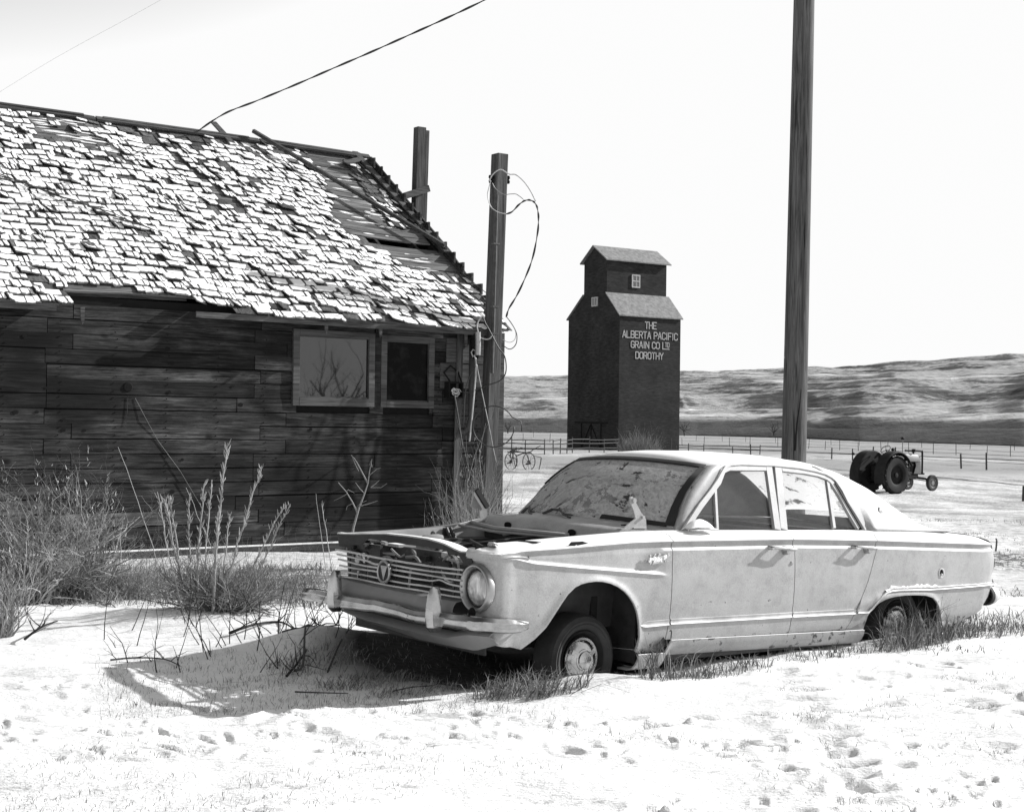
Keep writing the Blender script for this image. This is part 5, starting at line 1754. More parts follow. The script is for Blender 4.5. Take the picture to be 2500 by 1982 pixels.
def panel(name, s, xs, seams, zbp, parent, nose=False, tail=False, arch=None, n=44):
    """one body panel: columns along x, each running from the shoulder down to the lower edge; s = +1 for the side facing us"""
    (sl, sr) = seams
    rows_ = []
    for x0 in xs:
        zc, zt, bd = li(x0, ZCR), li(x0, ZT), li(x0, BD)
        def X(z):
            x = x0
            if sl: x += (li(z, sl) - li(.88, sl)) * max(0, 1 - (x0 - xs[0]) / .40)
            if sr: x += (li(z, sr) - li(.88, sr)) * max(0, 1 - (xs[-1] - x0) / .40)
            if tail and x0 > 4.2:
                w = ((x0 - 4.2) / .6) ** 2
                x += (li(z, TAIL) - 4.80) * w
            return x
        zb = li(x0, zbp)
        for _ in range(4): zb = li(X(zb), zbp)
        ph = 0
        nf = float(ss(.24, .42, x0)) if nose else 1
        col = []
        levels = [(.215, zt - .003), (.17, zt), (.12, zt - .001), (.075, zt - .007), (.042, zt - .016 - .25 * max(0, zt - .016 - zc - .02)),
                  (.016, zc + .010), (.004, zc + .002), (.005, zc - .003), (.017 * nf, zc - .009), (.019 * nf, zc - bd)]
        zz = zc - bd - .016
        low = [zz - (zz - zb) * k / n for k in range(n + 1)]
        if nose:
            zr = li(x0, SPEAR)
            low = [zz + (zr + .022 - zz) * k / 6 for k in range(6)] + [zr + .022 - .0045 * k for k in range(12)]
            low = [z for z in low if z > zb] + [min(low[-1], 9)] * 0
            z9 = low[-1] - .0045
            low += [z9 - (z9 - zb) * k / 30 for k in range(31)]
            while len(low) < 49: low.append(zb)
        levels += [(None, z) for z in low]
        if nose and x0 < .30:                   # wrap round to the front
            ph = (.30 - x0) / .16 * PI / 2
        for d, z in levels:
            if z < zb: z = zb
            if d is None:
                d = li(z, DF)
                if nose:
                    if .25 < x0 < 1.40:
                        zr = li(x0, SPEAR)
                        fd = ss(.25, .33, x0) * (1 - ss(1.30, 1.385, x0))
                        d -= .012 * math.exp(-((z - zr) / .011) ** 2) * fd
                        if z > zr: d += .008 * fd
                    d += .022 * math.sin(ph) ** 2 * float(ss(.50, .55, z) * (1 - ss(.79, .815, z)))
                if arch:
                    dd = seg_dist(x0, z, arch)
                    d -= .014 * math.exp(-(dd / .028) ** 2)
            if ph:
                px = .30 - .155 * math.sin(ph) ** .5
                py = .66 + .212 * max(0, math.cos(ph)) ** .35
                col.append((px + d * math.sin(ph), s * (-1) * (py - d * math.cos(ph)), z))
            else:
                y = li(X(z), YW) - d
                if tail and x0 > 4.55: y -= .06 * ((x0 - 4.55) / .25) ** 2
                col.append((X(z), -s * y, z))
        rows_.append(col)
    m = MB()
    m.grid(rows_, flip=(s < 0))
    return m.build(name, M_paint, parent, smooth=32, solid=.012 if s > 0 else .012)
def rng_(a, b, st):
    n = max(1, round((b - a) / st))
    return [a + (b - a) * i / n for i in range(n + 1)]
ff_x = [.14, .145, .155, .17, .19, .21, .23, .25, .265, .278, .287, .293, .297] + rng_(.30, .36, .02)[:-1] + sorted(set([p[0] for p in ARCHF] + rng_(.37, 1.40, .02))) + [1.41]
ff_x = [x for i, x in enumerate(ff_x) if i == 0 or x - ff_x[i - 1] > .0015]
panel('front_fender', 1, ff_x, (None, S1), ZBF, car, nose=True, arch=ARCHF)
panel('front_door', 1, rng_(1.4155, 2.434, .04), (S1, S2), [(1.3, .354), (3.2, .316)], car)
panel('rear_door', 1, rng_(2.440, 3.249, .04), (S2, S3), [(1.3, .354), (3.2, .316)], car)
q_x = [3.255] + sorted(set(rng_(3.28, 4.80, .03) + [p[0] for p in ARCHR if p[0] > 3.27]))
q_x = [x for i, x in enumerate(q_x) if i == 0 or x - q_x[i - 1] > .002]
panel('rear_fender', 1, q_x, (S3, None), ZBR, car, tail=True, arch=ARCHR)
panel('front_door', -1, rng_(1.420, 2.430, .08), (S1, S2), [(1.3, .354), (3.2, .316)], car, n=14)
panel('rear_door', -1, rng_(2.442, 3.246, .08), (S2, S3), [(1.3, .354), (3.2, .316)], car, n=14)
panel('rear_fender', -1, q_x, (S3, None), ZBR, car, tail=True, n=14)
# dog leg in front of the rear arch (the quarter panel reaches forward under the door)
m = MB()                                       # rocker panels
for s in (1, -1):
    rows_ = []
    for x in rng_(1.19, 3.16, .05):
        zt_ = li(x, [(1.3, .350), (3.2, .312)]) - (.0 if x > 1.40 else .07)
        k = -s
        rows_.append([(x, k * .872, zt_), (x, k * .866, zt_ - .03), (x, k * .850, zt_ - .06), (x, k * .820, zt_ - .088), (x, k * .78, zt_ - .098), (x, k * .70, zt_ - .10)])
    m = MB()
    m.grid(rows_, flip=(s < 0))
    m.build('rocker_panel', M_paint, car, smooth=50, solid=.01)
m = MB()                                       # dented piece before the rear arch
m.poly([(3.02, -.862, .43), (3.12, -.862, .43), (3.20, -.862, .40), (3.15, -.862, .30), (3.02, -.85, .30)], (0, .01, 0))
m.build('dog_leg', M_paint_dull, car)
m = MB()                                       # dark body shell behind the panels, floor and bulkheads
m.box(1.25, -.80, .22, 3.10, .80, .30)
m.box(1.30, -.835, .30, 1.50, -.79, .90)
m.box(1.30, .79, .30, 1.50, .835, .90)
m.box(2.40, -.835, .30, 2.50, -.79, .92)
m.box(2.40, .79, .30, 2.50, .835, .92)
m.box(3.10, -.62, .28, 4.70, .62, .36)
m.box(1.30, -.79, .30, 1.34, .79, .84)
m.box(3.22, -.78, .55, 3.30, .78, .92)
m.box(3.05, -.62, .30, 3.10, .62, .55)
m.box(4.0, -.60, .36, 4.05, .60, .60)
m.build('body_shell', M_bay, car)
for s in (1, -1):                              # wheel houses
    for (x0, x1, yi, zt_) in ((.30, 1.22, .50, .80), (3.10, 4.02, .56, .62)):
        m = MB()
        m.box(x0 + (.22 if x0 < 1 else 0), -s * yi - .005, .30, x1, -s * yi + .005, zt_)
        a, b = sorted((-s * yi, -s * .80))
        m.box(x1, a, .22, x1 + .012, b, zt_ - .05)
        m.box(x0, a, zt_, x1, b, zt_ + .012)
        if x0 > 3: m.box(x0 - .012, a, .30, x0, b, zt_)
        m.build('wheel_house', M_bay, car)
m = MB()                                       # suspension bits seen in the front wheel arch
m.box(.72, -.56, .30, .95, -.50, .62)
m.tube([(.86, -.50, .30), (.86, -.74, .27)], .035, 10)
m.tube([(.60, -.45, .42), (.84, -.66, .44), (1.02, -.45, .46)], .022, 8)
m.tube([(.86, -.60, .34), (.90, -.56, .66)], .028, 10)
m.box(1.05, -.62, .22, 1.10, -.50, .58)
m.build('suspension', M_trdark, car, bevel=.006)

# greenhouse. the side glass plane leans inwards: y = .75 - .385 (z - .93)
def gy(z): return .75 - .385 * (z - .93)
def gp(x, z, off=0): return (x, gy(z) + off, z)
DRIP = [(1.62, .947), (1.806, 1.092), (1.93, 1.175), (2.018, 1.240), (2.08, 1.295), (2.11, 1.318), (2.153, 1.331), (2.25, 1.338), (2.556, 1.336), (2.78, 1.325), (2.932, 1.308), (3.03, 1.290), (3.085, 1.268), (3.115, 1.245), (3.154, 1.185), (3.18, 1.112), (3.239, 1.012), (3.279, .935)]
def sweep(mb, pts, w, h, s):                   # rectangular bar lying in the leaning glass plane
    P = [Vector((x, -s * y, z)) for x, y, z in pts]
    nrm = Vector((0, -s * 1.0, .385)).normalized()
    vs, fs = [], []
    for i, p in enumerate(P):
        d = (P[min(i + 1, len(P) - 1)] - P[max(i - 1, 0)]).normalized()
        r = d.cross(nrm).normalized()
        for a, b in ((-1, -1), (1, -1), (1, 1), (-1, 1)): vs.append(p + r * a * w / 2 + nrm * b * h / 2)
    for i in range(len(P) - 1):
        for k in range(4):
            fs.append((i * 4 + k, i * 4 + (k + 1) % 4, (i + 1) * 4 + (k + 1) % 4, (i + 1) * 4 + k))
    fs += [(3, 2, 1, 0), tuple(len(P) * 4 - 4 + k for k in range(4))]
    mb.add(vs, fs)
WST = lambda a: Vector((1.90 + .09 * a * a, .600 * a, 1.352 - .030 * a * a))        # windshield top and bottom edges
WSB = lambda a: Vector((1.36 + .25 * a * a, .700 * a, .985 - .035 * a * a))
def wsp(a, b, off=0):
    p = WSB(a).lerp(WST(a), b)
    p += Vector((-.035, 0, .03)) * math.sin(PI * b) + Vector((-.7, 0, .7)) * off
    return Vector((p.x, -p.y, p.z))
m = MB()
m.grid([[wsp(-1 + 2 * i / 24, k / 10) for i in range(25)] for k in range(11)])
ws = m.build('windshield', M_wind, car, smooth='all')
m = MB()
def ring_strip(mb, a0, b0, a1, b1, off):
    """strip between two nested outlines on the windshield surface"""
    def path(A, B):
        P = [(-A + 2 * A * i / 16, B[0]) for i in range(17)] + [(A, B[0] + (B[1] - B[0]) * i / 8) for i in range(1, 9)] + \
            [(A - 2 * A * i / 16, B[1]) for i in range(1, 17)] + [(-A, B[1] - (B[1] - B[0]) * i / 8) for i in range(1, 8)]
        return P
    o, i_ = path(a0, b0), path(a1, b1)
    n = len(o)
    vs = [wsp(a, b, off) for a, b in o] + [wsp(a, b, off) for a, b in i_]
    mb.add(vs, [(k, (k + 1) % n, n + (k + 1) % n, n + k) for k in range(n)])
m = MB()
for (a0, a1, b0, b1) in ((-.96, .96, .925, .995), (.925, .99, .03, .93), (.40, .94, .012, .060), (-.99, -.955, .45, .93)):
    g = [[wsp(a0 + (a1 - a0) * i / 14, b0 + (b1 - b0) * k / 4, .010) for i in range(15)] for k in range(5)]
    m.grid(g)
m.build('window_seal', M_seal, ws, smooth='all', solid=.006)
# roof with windshield header, C pillars and back light surround
ZCEN = [(1.88, 1.372), (2.0, 1.388), (2.2, 1.400), (2.5, 1.404), (2.8, 1.396), (3.0, 1.385), (3.2, 1.366), (3.35, 1.335), (3.5, 1.278), (3.65, 1.202), (3.8, 1.108), (3.95, 1.010), (4.05, .963), (4.15, .936), (4.30, .922)]
ZED = [(1.88, 1.30), (2.0, 1.30), (2.11, 1.322), (2.25, 1.342), (2.556, 1.340), (2.78, 1.329), (2.932, 1.312), (3.05, 1.290), (3.12, 1.262), (3.2, 1.245), (3.35, 1.215), (3.5, 1.165), (3.65, 1.085), (3.8, 1.005), (3.92, .956), (4.05, .932), (4.3, .915)]
def roof_pt(x, a, xf=None):
    zc_, ze = li(x, ZCEN), li(x, ZED)
    ye = gy(ze) if x < 3.9 else .745
    y = ye * a
    z = zc_ - (zc_ - ze) * abs(a) ** (2.6 if x < 3.1 else 3.2)
    return Vector((x, -y, z))
m = MB()
rows_ = []
NA = 28
for x in [1.90, 1.93, 1.97] + rng_(2.02, 3.40, .06):
    r_ = []
    for i in range(NA + 1):
        a = -1 + 2 * i / NA
        a = math.sin(a * PI / 2) * .35 + a * .65
        xx = x + (.13 * a * a if x < 2.0 else (.13 * a * a * max(0, 1 - (x - 1.97) / .3)))
        p = roof_pt(xx, a)
        if x == 1.90: p.z -= .030
        if x == 1.93: p.z -= .006
        r_.append(p)
    rows_.append(r_)
m.grid(rows_)
m.build('roof', M_paint, car, smooth=50, solid=.02)
for s in (1, -1):                              # C pillar: outer skin from the roof edge down to the shoulder
    m = MB()
    rows_ = []
    for i in range(25):
        x_t = 3.10 + (4.16 - 3.10) * i / 24    # station at the top edge
        col = []
        for k in range(-6, 13):
            if k < 0:                          # roof part, inwards of the edge, down to the back light opening
                a = 1 + k * .045
                col.append(roof_pt(x_t, a if True else 1))
            else:
                t = k / 12
                ze = li(x_t, ZED)
                z = ze + (.9305 - ze) * t
                xd = x_t
                if i < 5: xd = min(x_t, 99) + (li(-z, [(-q[1], q[0]) for q in DRIP[13:]]) - 3.115) * (1 - i / 5)
                bul = .012 * math.sin(PI * t)
                y = (gy(z) if x_t < 3.9 else .745 + 0 * t) + bul
                y += .05 * t ** 3 * (1 if x_t > 3.3 else .3)
                col.append(Vector((xd, -y, z)))
        if s < 0: col = [Vector((p.x, -p.y, p.z)) for p in col]
        rows_.append(col)
    m.grid(rows_, flip=(s < 0))
    m.build('c_pillar', M_paint, car, smooth='all', solid=.012)
m = MB()
m.grid([[Vector((p.x, p.y, p.z - .004)) for p in [roof_pt(x, -.76 + 1.52 * i / 12) for i in range(13)]] for x in rng_(3.42, 3.95, .06)])
m.build('rear_window', M_glass_patch, car, smooth='all')
m = MB()
rows_ = [[(x, -.74 + 1.48 * i / 12, z - .015 * abs(i / 6 - 1) ** 3) for i in range(13)] for x, z in ((3.93, .97), (3.98, .955), (4.08, .945), (4.2, .928), (4.4, .912), (4.6, .885), (4.70, .862), (4.74, .84), (4.755, .77), (4.79, .70), (4.74, .60))]
m.grid(rows_)
m.build('boot_lid', M_paint, car, smooth=50)
for s in (1, -1):                              # A pillars: skin from the windshield edge to the drip rail
    m = MB()
    rows_ = []
    for k in range(9):
        t = k / 8
        w = wsp(.985 * (1), t, .004)
        i_ = t * 4.2
        dx, dz = li(t, [(0, 1.62), (.35, 1.806), (.6, 1.95), (.8, 2.03), (1, 2.10)]), li(t, [(0, .947), (.35, 1.092), (.6, 1.187), (.8, 1.255), (1, 1.325)])
        e = Vector((dx, -(gy(dz)), dz))
        mid = w.lerp(e, .5) + Vector((-.018, -.012, .004))
        row = [w, mid, e, e + Vector((.02, .03, 0))]
        if s < 0: row = [Vector((p.x, -p.y, p.z)) for p in row]
        rows_.append(row)
    m.grid(rows_, flip=(s < 0))
    m.build('a_pillar', M_paint_clean, car, smooth='all', solid=.012)
for s in (1, -1):
    m = MB()
    sweep(m, [gp(x, z, .008) for x, z in DRIP], .017, .020, s)
    m.build('drip_rail', M_paint, car, smooth=40)
    # door window frames
    m = MB()
    sweep(m, [gp(1.64, .952), gp(1.82, 1.088), gp(2.02, 1.226), gp(2.08, 1.292), gp(2.14, 1.311), gp(2.475, 1.315)], .034, .022, s)
    sweep(m, [gp(2.503, 1.328), gp(2.436, .945)], .052, .024, s)
    sweep(m, [gp(1.992, 1.226, -.004), gp(1.955, 1.093, -.004), gp(1.915, .950, -.004)], .018, .018, s)
    m.build('front_door_frame', M_paint, car, smooth=40)
    m = MB()
    sweep(m, [gp(2.589, 1.330), gp(2.494, .945)], .060, .024, s)
    sweep(m, [gp(2.62, 1.313), gp(2.83, 1.300), gp(2.96, 1.285), gp(3.04, 1.264), gp(3.075, 1.24), gp(3.125, 1.155), gp(3.175, 1.04), gp(3.225, .945)], .034, .022, s)
    sweep(m, [gp(3.045, 1.25, -.004), gp(2.985, .950, -.004)], .024, .020, s)
    m.build('rear_door_frame', M_paint, car, smooth=40)
    m = MB()
    sweep(m, [gp(3.098, 1.232, .004), gp(3.150, 1.125, .004), gp(3.205, 1.02, .004), gp(3.245, .940, .004)], .012, .030, s)
    m.build('door_seal', M_seal, car, smooth=40)
    gA = [(1.66, .948), (1.80, 1.06), (1.98, 1.21), (2.07, 1.297), (2.13, 1.303), (2.48, 1.304), (2.42, .948)]
    gB = [(2.52, .948), (2.62, 1.302), (2.83, 1.290), (2.95, 1.275), (3.03, 1.252), (2.975, .948)]
    gC = [(2.99, .948), (3.055, 1.24), (3.11, 1.14), (3.22, .948)]
    for nm, P, mt in (('front_window', gA, M_glass if s > 0 else M_glass_patch), ('rear_window_pane', gB, M_glass if s > 0 else M_glass_patch), ('quarter_window', gC, M_glass)):
        m = MB()
        m.add([Vector((x, -s * (gy(z) - .010), z)) for x, z in P], [tuple(range(len(P)))])
        m.build(nm, mt, car)
# interior
m = MB()
for x0 in (2.10, 3.0):
    m.box(x0 - .45, -.62, .30, x0 + .05, .62, .56)
    m.hexa([(x0, -.62, .5), (x0 + .12, -.62, .5), (x0 + .12, .62, .5), (x0, .62, .5), (x0 + .12, -.60, .90), (x0 + .20, -.60, .90), (x0 + .20, .60, .90), (x0 + .12, .60, .90)])
m.build('bench_seat', plain('seat_vinyl', .10, .6, var=.3), car, bevel=.04)
m = MB()
m.hexa([(1.42, -.70, .70), (1.62, -.70, .70), (1.62, .70, .70), (1.42, .70, .70), (1.44, -.70, .93), (1.60, -.70, .91), (1.60, .70, .91), (1.44, .70, .93)])
m.box(1.50, -.78, .5, 3.2, -.74, .935)
m.box(1.50, .74, .5, 3.2, .78, .935)
m.build('dashboard', plain('interior_trim', .13, .7, var=.3), car)
m = MB()
c = Vector((1.80, -.34, .90))
axs = Vector((1, 0, .5)).normalized()
e2 = axs.cross(Vector((0, 1, 0)))
m.tube([c + (Vector((0, 1, 0)) * math.cos(2 * PI * k / 24) + e2 * math.sin(2 * PI * k / 24)) * .19 for k in range(25)], .012, 6, cap=False)
for k in range(2): m.tube([c, c + Vector((0, 1 - 2 * k, 0)) * .19], .01, 5)
m.tube([c, c - axs * .35], .02, 6)
m.build('steering_wheel', M_bay, car)
m = MB()
p = wsp(.02, .86, -.03)
m.box(p.x + .02, p.y - .10, p.z - .04, p.x + .04, p.y + .10, p.z + .02)
m.build('rear_view_mirror', M_bay, car, bevel=.006)

# cowl, firewall, hinges, wipers
m = MB()
rows_ = []
for i in range(33):
    a = -1 + 2 * i / 32
    w = WSB(a)
    y = a * .70
    arch = .052 * max(0, math.cos((y + .02) / .36 * PI / 2)) if abs(y + .02) < .36 else 0
    k = 1 - .25 * a * a
    rows_.append([(w.x + .02, -y, w.z), (w.x - .04, -y, w.z - .010), (w.x - .10 * k, -y * 1.0, w.z - .022), (1.215 + .12 * a * a, -y, .945 - .004 * a * a), (1.195 + .10 * a * a, -y, .925), (1.19 + .08 * a * a, -y, .890), (1.188 + .08 * a * a, -y, .845 + arch)])
m.grid([list(r) for r in zip(*rows_)])
cowl = m.build('cowl_panel', M_paint_clean, car, smooth=45, solid=.008)
for y in (.27, -.34):                          # drain holes are dark plugs set in the cowl face
    m = MB()
    P = [(1.178 + .08 * (y / .7) ** 2, -(y + .036 * math.cos(t) * (1 if abs(math.cos(t)) < .8 else .95)), .906 + .020 * math.sin(t)) for t in [2 * PI * k / 16 for k in range(16)]]
    m.poly(P, (.004, 0, 0))
    m.build('cowl_hole', M_black, cowl)
m = MB()
m.poly([(1.30, -.60, .968), (1.33, -.60, .970), (1.33, -.57, .970), (1.30, -.57, .968)], (0, 0, .006))
m.build('cowl_slot', M_black, cowl)
m = MB()
m.box(1.255, -.72, .35, 1.275, .72, .90)
m.build('firewall', M_bay, car)
m = MB()
m.tube([(1.13, .62, .905), (.99, .2, .900), (1.16, -.28, .892)], .012, 8)
m.tube([(1.05, .64, .885), (.96, .2, .882), (1.15, -.28, .875)], .008, 8)
m.tube(smooth_path([(1.17, .34, .845), (1.175, .18, .885), (1.18, .02, .903), (1.178, -.14, .890), (1.17, -.30, .848)], 4), .010, 6)
m.build('brace_rod', M_inner, car, smooth='all')
def hinge(pts, y, th, ang=0):
    m = MB()
    m.poly([(x, -y, z) for x, z in pts], (0, th, 0))
    return m
HN = [(1.323, 1.134), (1.345, 1.106), (1.390, 1.048), (1.431, 1.007), (1.440, .930), (1.333, .930), (1.228, .925), (1.235, .938), (1.303, .983), (1.350, 1.010), (1.333, 1.056), (1.300, 1.108), (1.305, 1.130)]
m = hinge(HN, .64, .012)
m.tube([(1.325, -.655, 1.115), (1.325, -.62, 1.115)], .014, 10)
m.tube([(1.40, -.655, 1.02), (1.40, -.62, 1.02)], .010, 8)
m.box(1.33, -.648, .955, 1.43, -.640, .962)
m.build('hood_hinge', M_paint, car)
HF = [(1.20, .930), (1.04, .895), (1.05, .885), (1.20, .912), (1.25, .92), (1.245, .996), (1.195, 1.03), (1.170, 1.105), (1.148, 1.100), (1.120, 1.005), (1.150, .99), (1.19, .985)]
m = hinge(HF, -.62, .012)
m.build('hood_hinge', M_paint, car)
m = MB()
m.bar((1.145, .60, 1.11), (1.235, .60, 1.00), .02, .03)
m.build('hinge_stop', M_seal, car)
for a0, a1 in ((-.90, -.50), (-.28, .12)):
    m = MB()
    A = [wsp(a0 + (a1 - a0) * t, -.02 + .05 * math.sin(t * 5) + .07 * t, .014) for t in (0, .25, .5, .75, 1)]
    m.tube(A, .005, 6)
    m.tube([p + Vector((-.01, 0, .006)) for p in A[:4]], .004, 5)
    m.tube([A[2] + Vector((-.0, 0, .012)), A[3] + Vector((-.03, -.02, .0)), WSB(a1 * .9) * 1 + Vector((-.07, 0, -.005)) if False else A[4] + Vector((-.05, -.04, -.012))], .006, 6)
    m.build('wiper', M_iron, car)
# far side inner fender and flange
m = MB()
rows_ = []
for x, z in ((.235, .840), (.45, .848), (.635, .855), (.85, .868), (1.03, .884), (1.20, .905), (1.40, .930)):
    rows_.append([(x, .73, z - .004), (x, .725, z), (x, .66, z + .002), (x, .655, z - .012), (x, .64, z - .12), (x, .60, z - .30)])
m.grid(rows_)
m.build('inner_fender', M_inner, car, smooth=40, solid=.006)
m = MB()
for x, z in ((.60, .80), (.86, .835)):
    m.lathe([(.017, .0), (.012, .004), (0, .004)], (x, .652, z), (0, -1, 0), 12)
m.box(.93, .640, .82, .97, .650, .87)
m.tube([(.95, .64, .87), (.96, .60, .80)], .012, 6)
m.tube([(.98, .64, .87), (1.0, .60, .79)], .012, 6)
m.build('fender_clip', M_bay, car)
m = MB()
m.lathe([(.0, 0), (.030, 0), (.034, .01), (.034, .10), (.028, .125), (0, .13)], (.74, .585, .80), (1, -.25, .05), 18)
m.build('horn', M_inner, car, smooth=True)
m = MB()
m.lathe([(0, -.002), (.022, -.002)], (.74, .585, .80), (1, -.25, .05), 14)
m.tube([(.70, .59, .80), (.66, .60, .79), (.63, .61, .80)], .02, 8)
m.build('horn_mouth', M_black, car)
m = MB()                                       # near inner fender apron
m.grid([[(x, -.66, li(x, ZT) - .006), (x, -.64, li(x, ZT) - .03), (x, -.62, .60), (x, -.60, .40)] for x in rng_(.20, 1.30, .2)])
m.build('inner_fender', M_bay, car)
# engine and what hangs in the bay
m = MB()
m.box(.62, -.16, .42, 1.20, .12, .68)
m.box(.70, -.10, .68, 1.16, .06, .76)
m.lathe([(0, .07), (.13, .065), (.15, .04), (.15, 0), (.13, -.03), (0, -.03)], (.86, -.28, .775), (0, 0, 1), 24)
m.tube([(.62, .0, .58), (.40, .0, .56)], .05, 10)
m.lathe([(0, 0), (.2, 0), (.2, .01), (0, .01)], (.44, .0, .57), (1, 0, 0), 20)
m.box(.34, .25, .50, .56, .50, .74)
m.tube(smooth_path([(.50, -.40, .62), (.62, -.46, .78), (.74, -.44, .84), (.82, -.36, .80), (.86, -.28, .82)], 4), .028, 8)
m.tube(smooth_path([(.36, -.25, .74), (.50, -.20, .80), (.66, -.10, .78)], 4), .025, 8)
m.tube(smooth_path([(.6, .3, .72), (.8, .34, .80), (1.0, .28, .78), (1.18, .30, .82)], 4), .012, 6)
m.tube(smooth_path([(.7, -.5, .70), (.9, -.40, .84), (1.05, -.2, .82), (1.19, -.1, .83)], 4), .010, 6)
m.tube(smooth_path([(.5, .1, .70), (.7, .2, .79), (.9, .1, .83), (1.19, .05, .86)], 4), .008, 6)
random.seed(9)
for i in range(14):
    a = Vector((random.uniform(.4, 1.1), random.uniform(-.5, .45), random.uniform(.62, .78)))
    m.tube(smooth_path([a, a + Vector((random.uniform(-.2, .2), random.uniform(-.2, .2), random.uniform(0, .10))), a + Vector((random.uniform(-.3, .3), random.uniform(-.3, .3), random.uniform(-.1, .05)))], 4), .007, 5)
m.build('engine', M_bay, car, bevel=.006)
m = MB()
m.tube([(.30, -.58, .86), (.60, -.60, .845), (.9, -.58, .85)], .006, 6)
m.tube([(.32, -.50, .82), (.70, -.45, .83), (1.15, -.40, .86)], .008, 6)
m.build('bay_rod', M_inner, car)
# front: upper tie bar, grille, emblem, shelf, valance, headlight
TL = [(-.60, .850), (-.523, .852), (-.40, .860), (-.317, .868), (-.073, .886), (.137, .890), (.325, .889), (.42, .881), (.484, .873), (.56, .856), (.615, .846), (.70, .850), (.763, .856)]
BL = [(-.60, .787), (-.519, .787), (-.341, .800), (-.30, .825), (-.26, .843), (.05, .842), (.114, .840), (.266, .843), (.389, .842), (.48, .838), (.569, .833), (.61, .80), (.643, .770), (.682, .788), (.778, .796)]
rows_ = []
for y in rng_(-.60, .70, .02):
    t, b_ = li(y, TL), li(y, BL)
    xo = .125 + .03 * abs(y) ** 2
    rows_.append([(xo + .09, -y, t - .006), (xo + .04, -y, t), (xo + .006, -y, t - .001), (xo, -y, t - .008), (xo + .004, -y, (t + b_) / 2), (xo + .012, -y, b_)])
m = MB()
m.grid(rows_)
M_tie = plain('dark_tie_bar', .022, .8, var=.7, scale=5, bmp=.3)  # nearly black, uneven tone
tb = m.build('tie_bar', M_tie, car, smooth=50, solid=.004)
m = MB()
m.grid([[(.125 + .03 * y * y + .09, -y, li(y, TL) - .003), (.125 + .03 * y * y + .035, -y, li(y, TL) + .0035), (.125 + .03 * y * y - .001, -y, li(y, TL) + .0025), (.125 + .03 * y * y - .003, -y, li(y, TL) - .005)] for y in rng_(-.60, .70, .02)])
m.build('pale_edge', M_paint, tb)  # pale strip along the top edge of the bar
m = MB()
m.box(.22, .55, .76, .32, .72, .842)
m.build('fender_stub', M_tie, car, bevel=.008)
ends = [((-.600, .754), (.147, .744), (.648, .752)), ((-.585, .726), (.149, .718), (.640, .727)), ((-.568, .695), (.15, .694), (.636, .701)), ((-.550, .666), (.152, .669), (.636, .668)), ((-.533, .637), (.155, .634), (.640, .640)), ((-.510, .608), (.157, .607), (.648, .612))]
extra = [((.18, .586), (.45, .588), (.70, .590))]
for k, (a, b_, c) in enumerate(ends):
    P = []
    for y in rng_(a[0], c[0], .03):
        z = li(y, [a, b_, c])
        if k in (3, 4): z += (.014 if k == 3 else -.004) * math.exp(-((y - .46) / .05) ** 2) * (1 if k == 3 else 0)
        if k == 2: z += .004 * math.sin(y * 8)
        if k == 1: z -= .012 * math.exp(-((y + .16) / .06) ** 2)
        P.append(Vector((.120 + .035 * y * y, -y, z + .0015 * math.sin(y * 11 + k))))
    m = MB()
    for p, q in zip(P, P[1:]):
        d = (q - p) * .02
        m.bar(p - d, q + d, .010, .0115 if k else .016, (1, 0, 0))
    m.build('grille_bar', M_alu, car, bevel=.002)
m = MB()
for y in (-.47, -.30, .0, .36, .55):
    m.box(.145, -y - .008, .60, .152, -y + .008, .76)
m.build('grille_strut', M_bay, car)
em = MB()
e0 = Vector((.105, .045, .678))
em.lathe([(.065, .004), (.065, -.006), (.058, -.010), (.051, -.006), (.051, .0)], e0, (1, 0, 0), 32)
eo = em.build('emblem', M_alu, car, smooth=35)
em = MB()
em.lathe([(.051, .0), (0, .0)], e0, (1, 0, 0), 28)
em.build('emblem_disc', M_tie, eo)
em = MB()
em.add([e0 + Vector(q) for q in ((-.004, .034, .034), (-.004, -.034, .034), (-.004, 0, -.046), (-.016, 0, .006))], [(0, 1, 3), (1, 2, 3), (2, 0, 3)])
em.build('emblem_arrow', M_alu, eo)
m = MB()                                       # inner parts seen between the bars
m.box(.30, -.64, .30, .31, .62, .62)
m.box(.24, .30, .52, .26, .60, .80)
m.box(.27, -.60, .50, .28, -.38, .76)
m.build('radiator_support', M_bay, car)
m = MB()
m.box(.33, -.30, .48, .37, .28, .80)
m.build('radiator', M_bay, car, bevel=.006)
m = MB()
m.lathe([(.068, 0), (.075, -.012), (.082, 0), (.068, .004)], (.235, -.40, .735), (1, 0, 0), 26)
m.box(.25, -.48, .77, .27, -.35, .80)
m.build('bucket_ring', M_paint, car)
m = MB()
m.box(.30, .20, .795, .42, .32, .812)
m.box(.27, -.34, .78, .29, -.26, .81)
m.tube([(.26, .42, .79), (.26, .38, .78)], .014, 8)
m.tube([(.24, .28, .82), (.245, .24, .815)], .012, 8)
m.build('battery_clamp', M_paint, car)
random.seed(66)
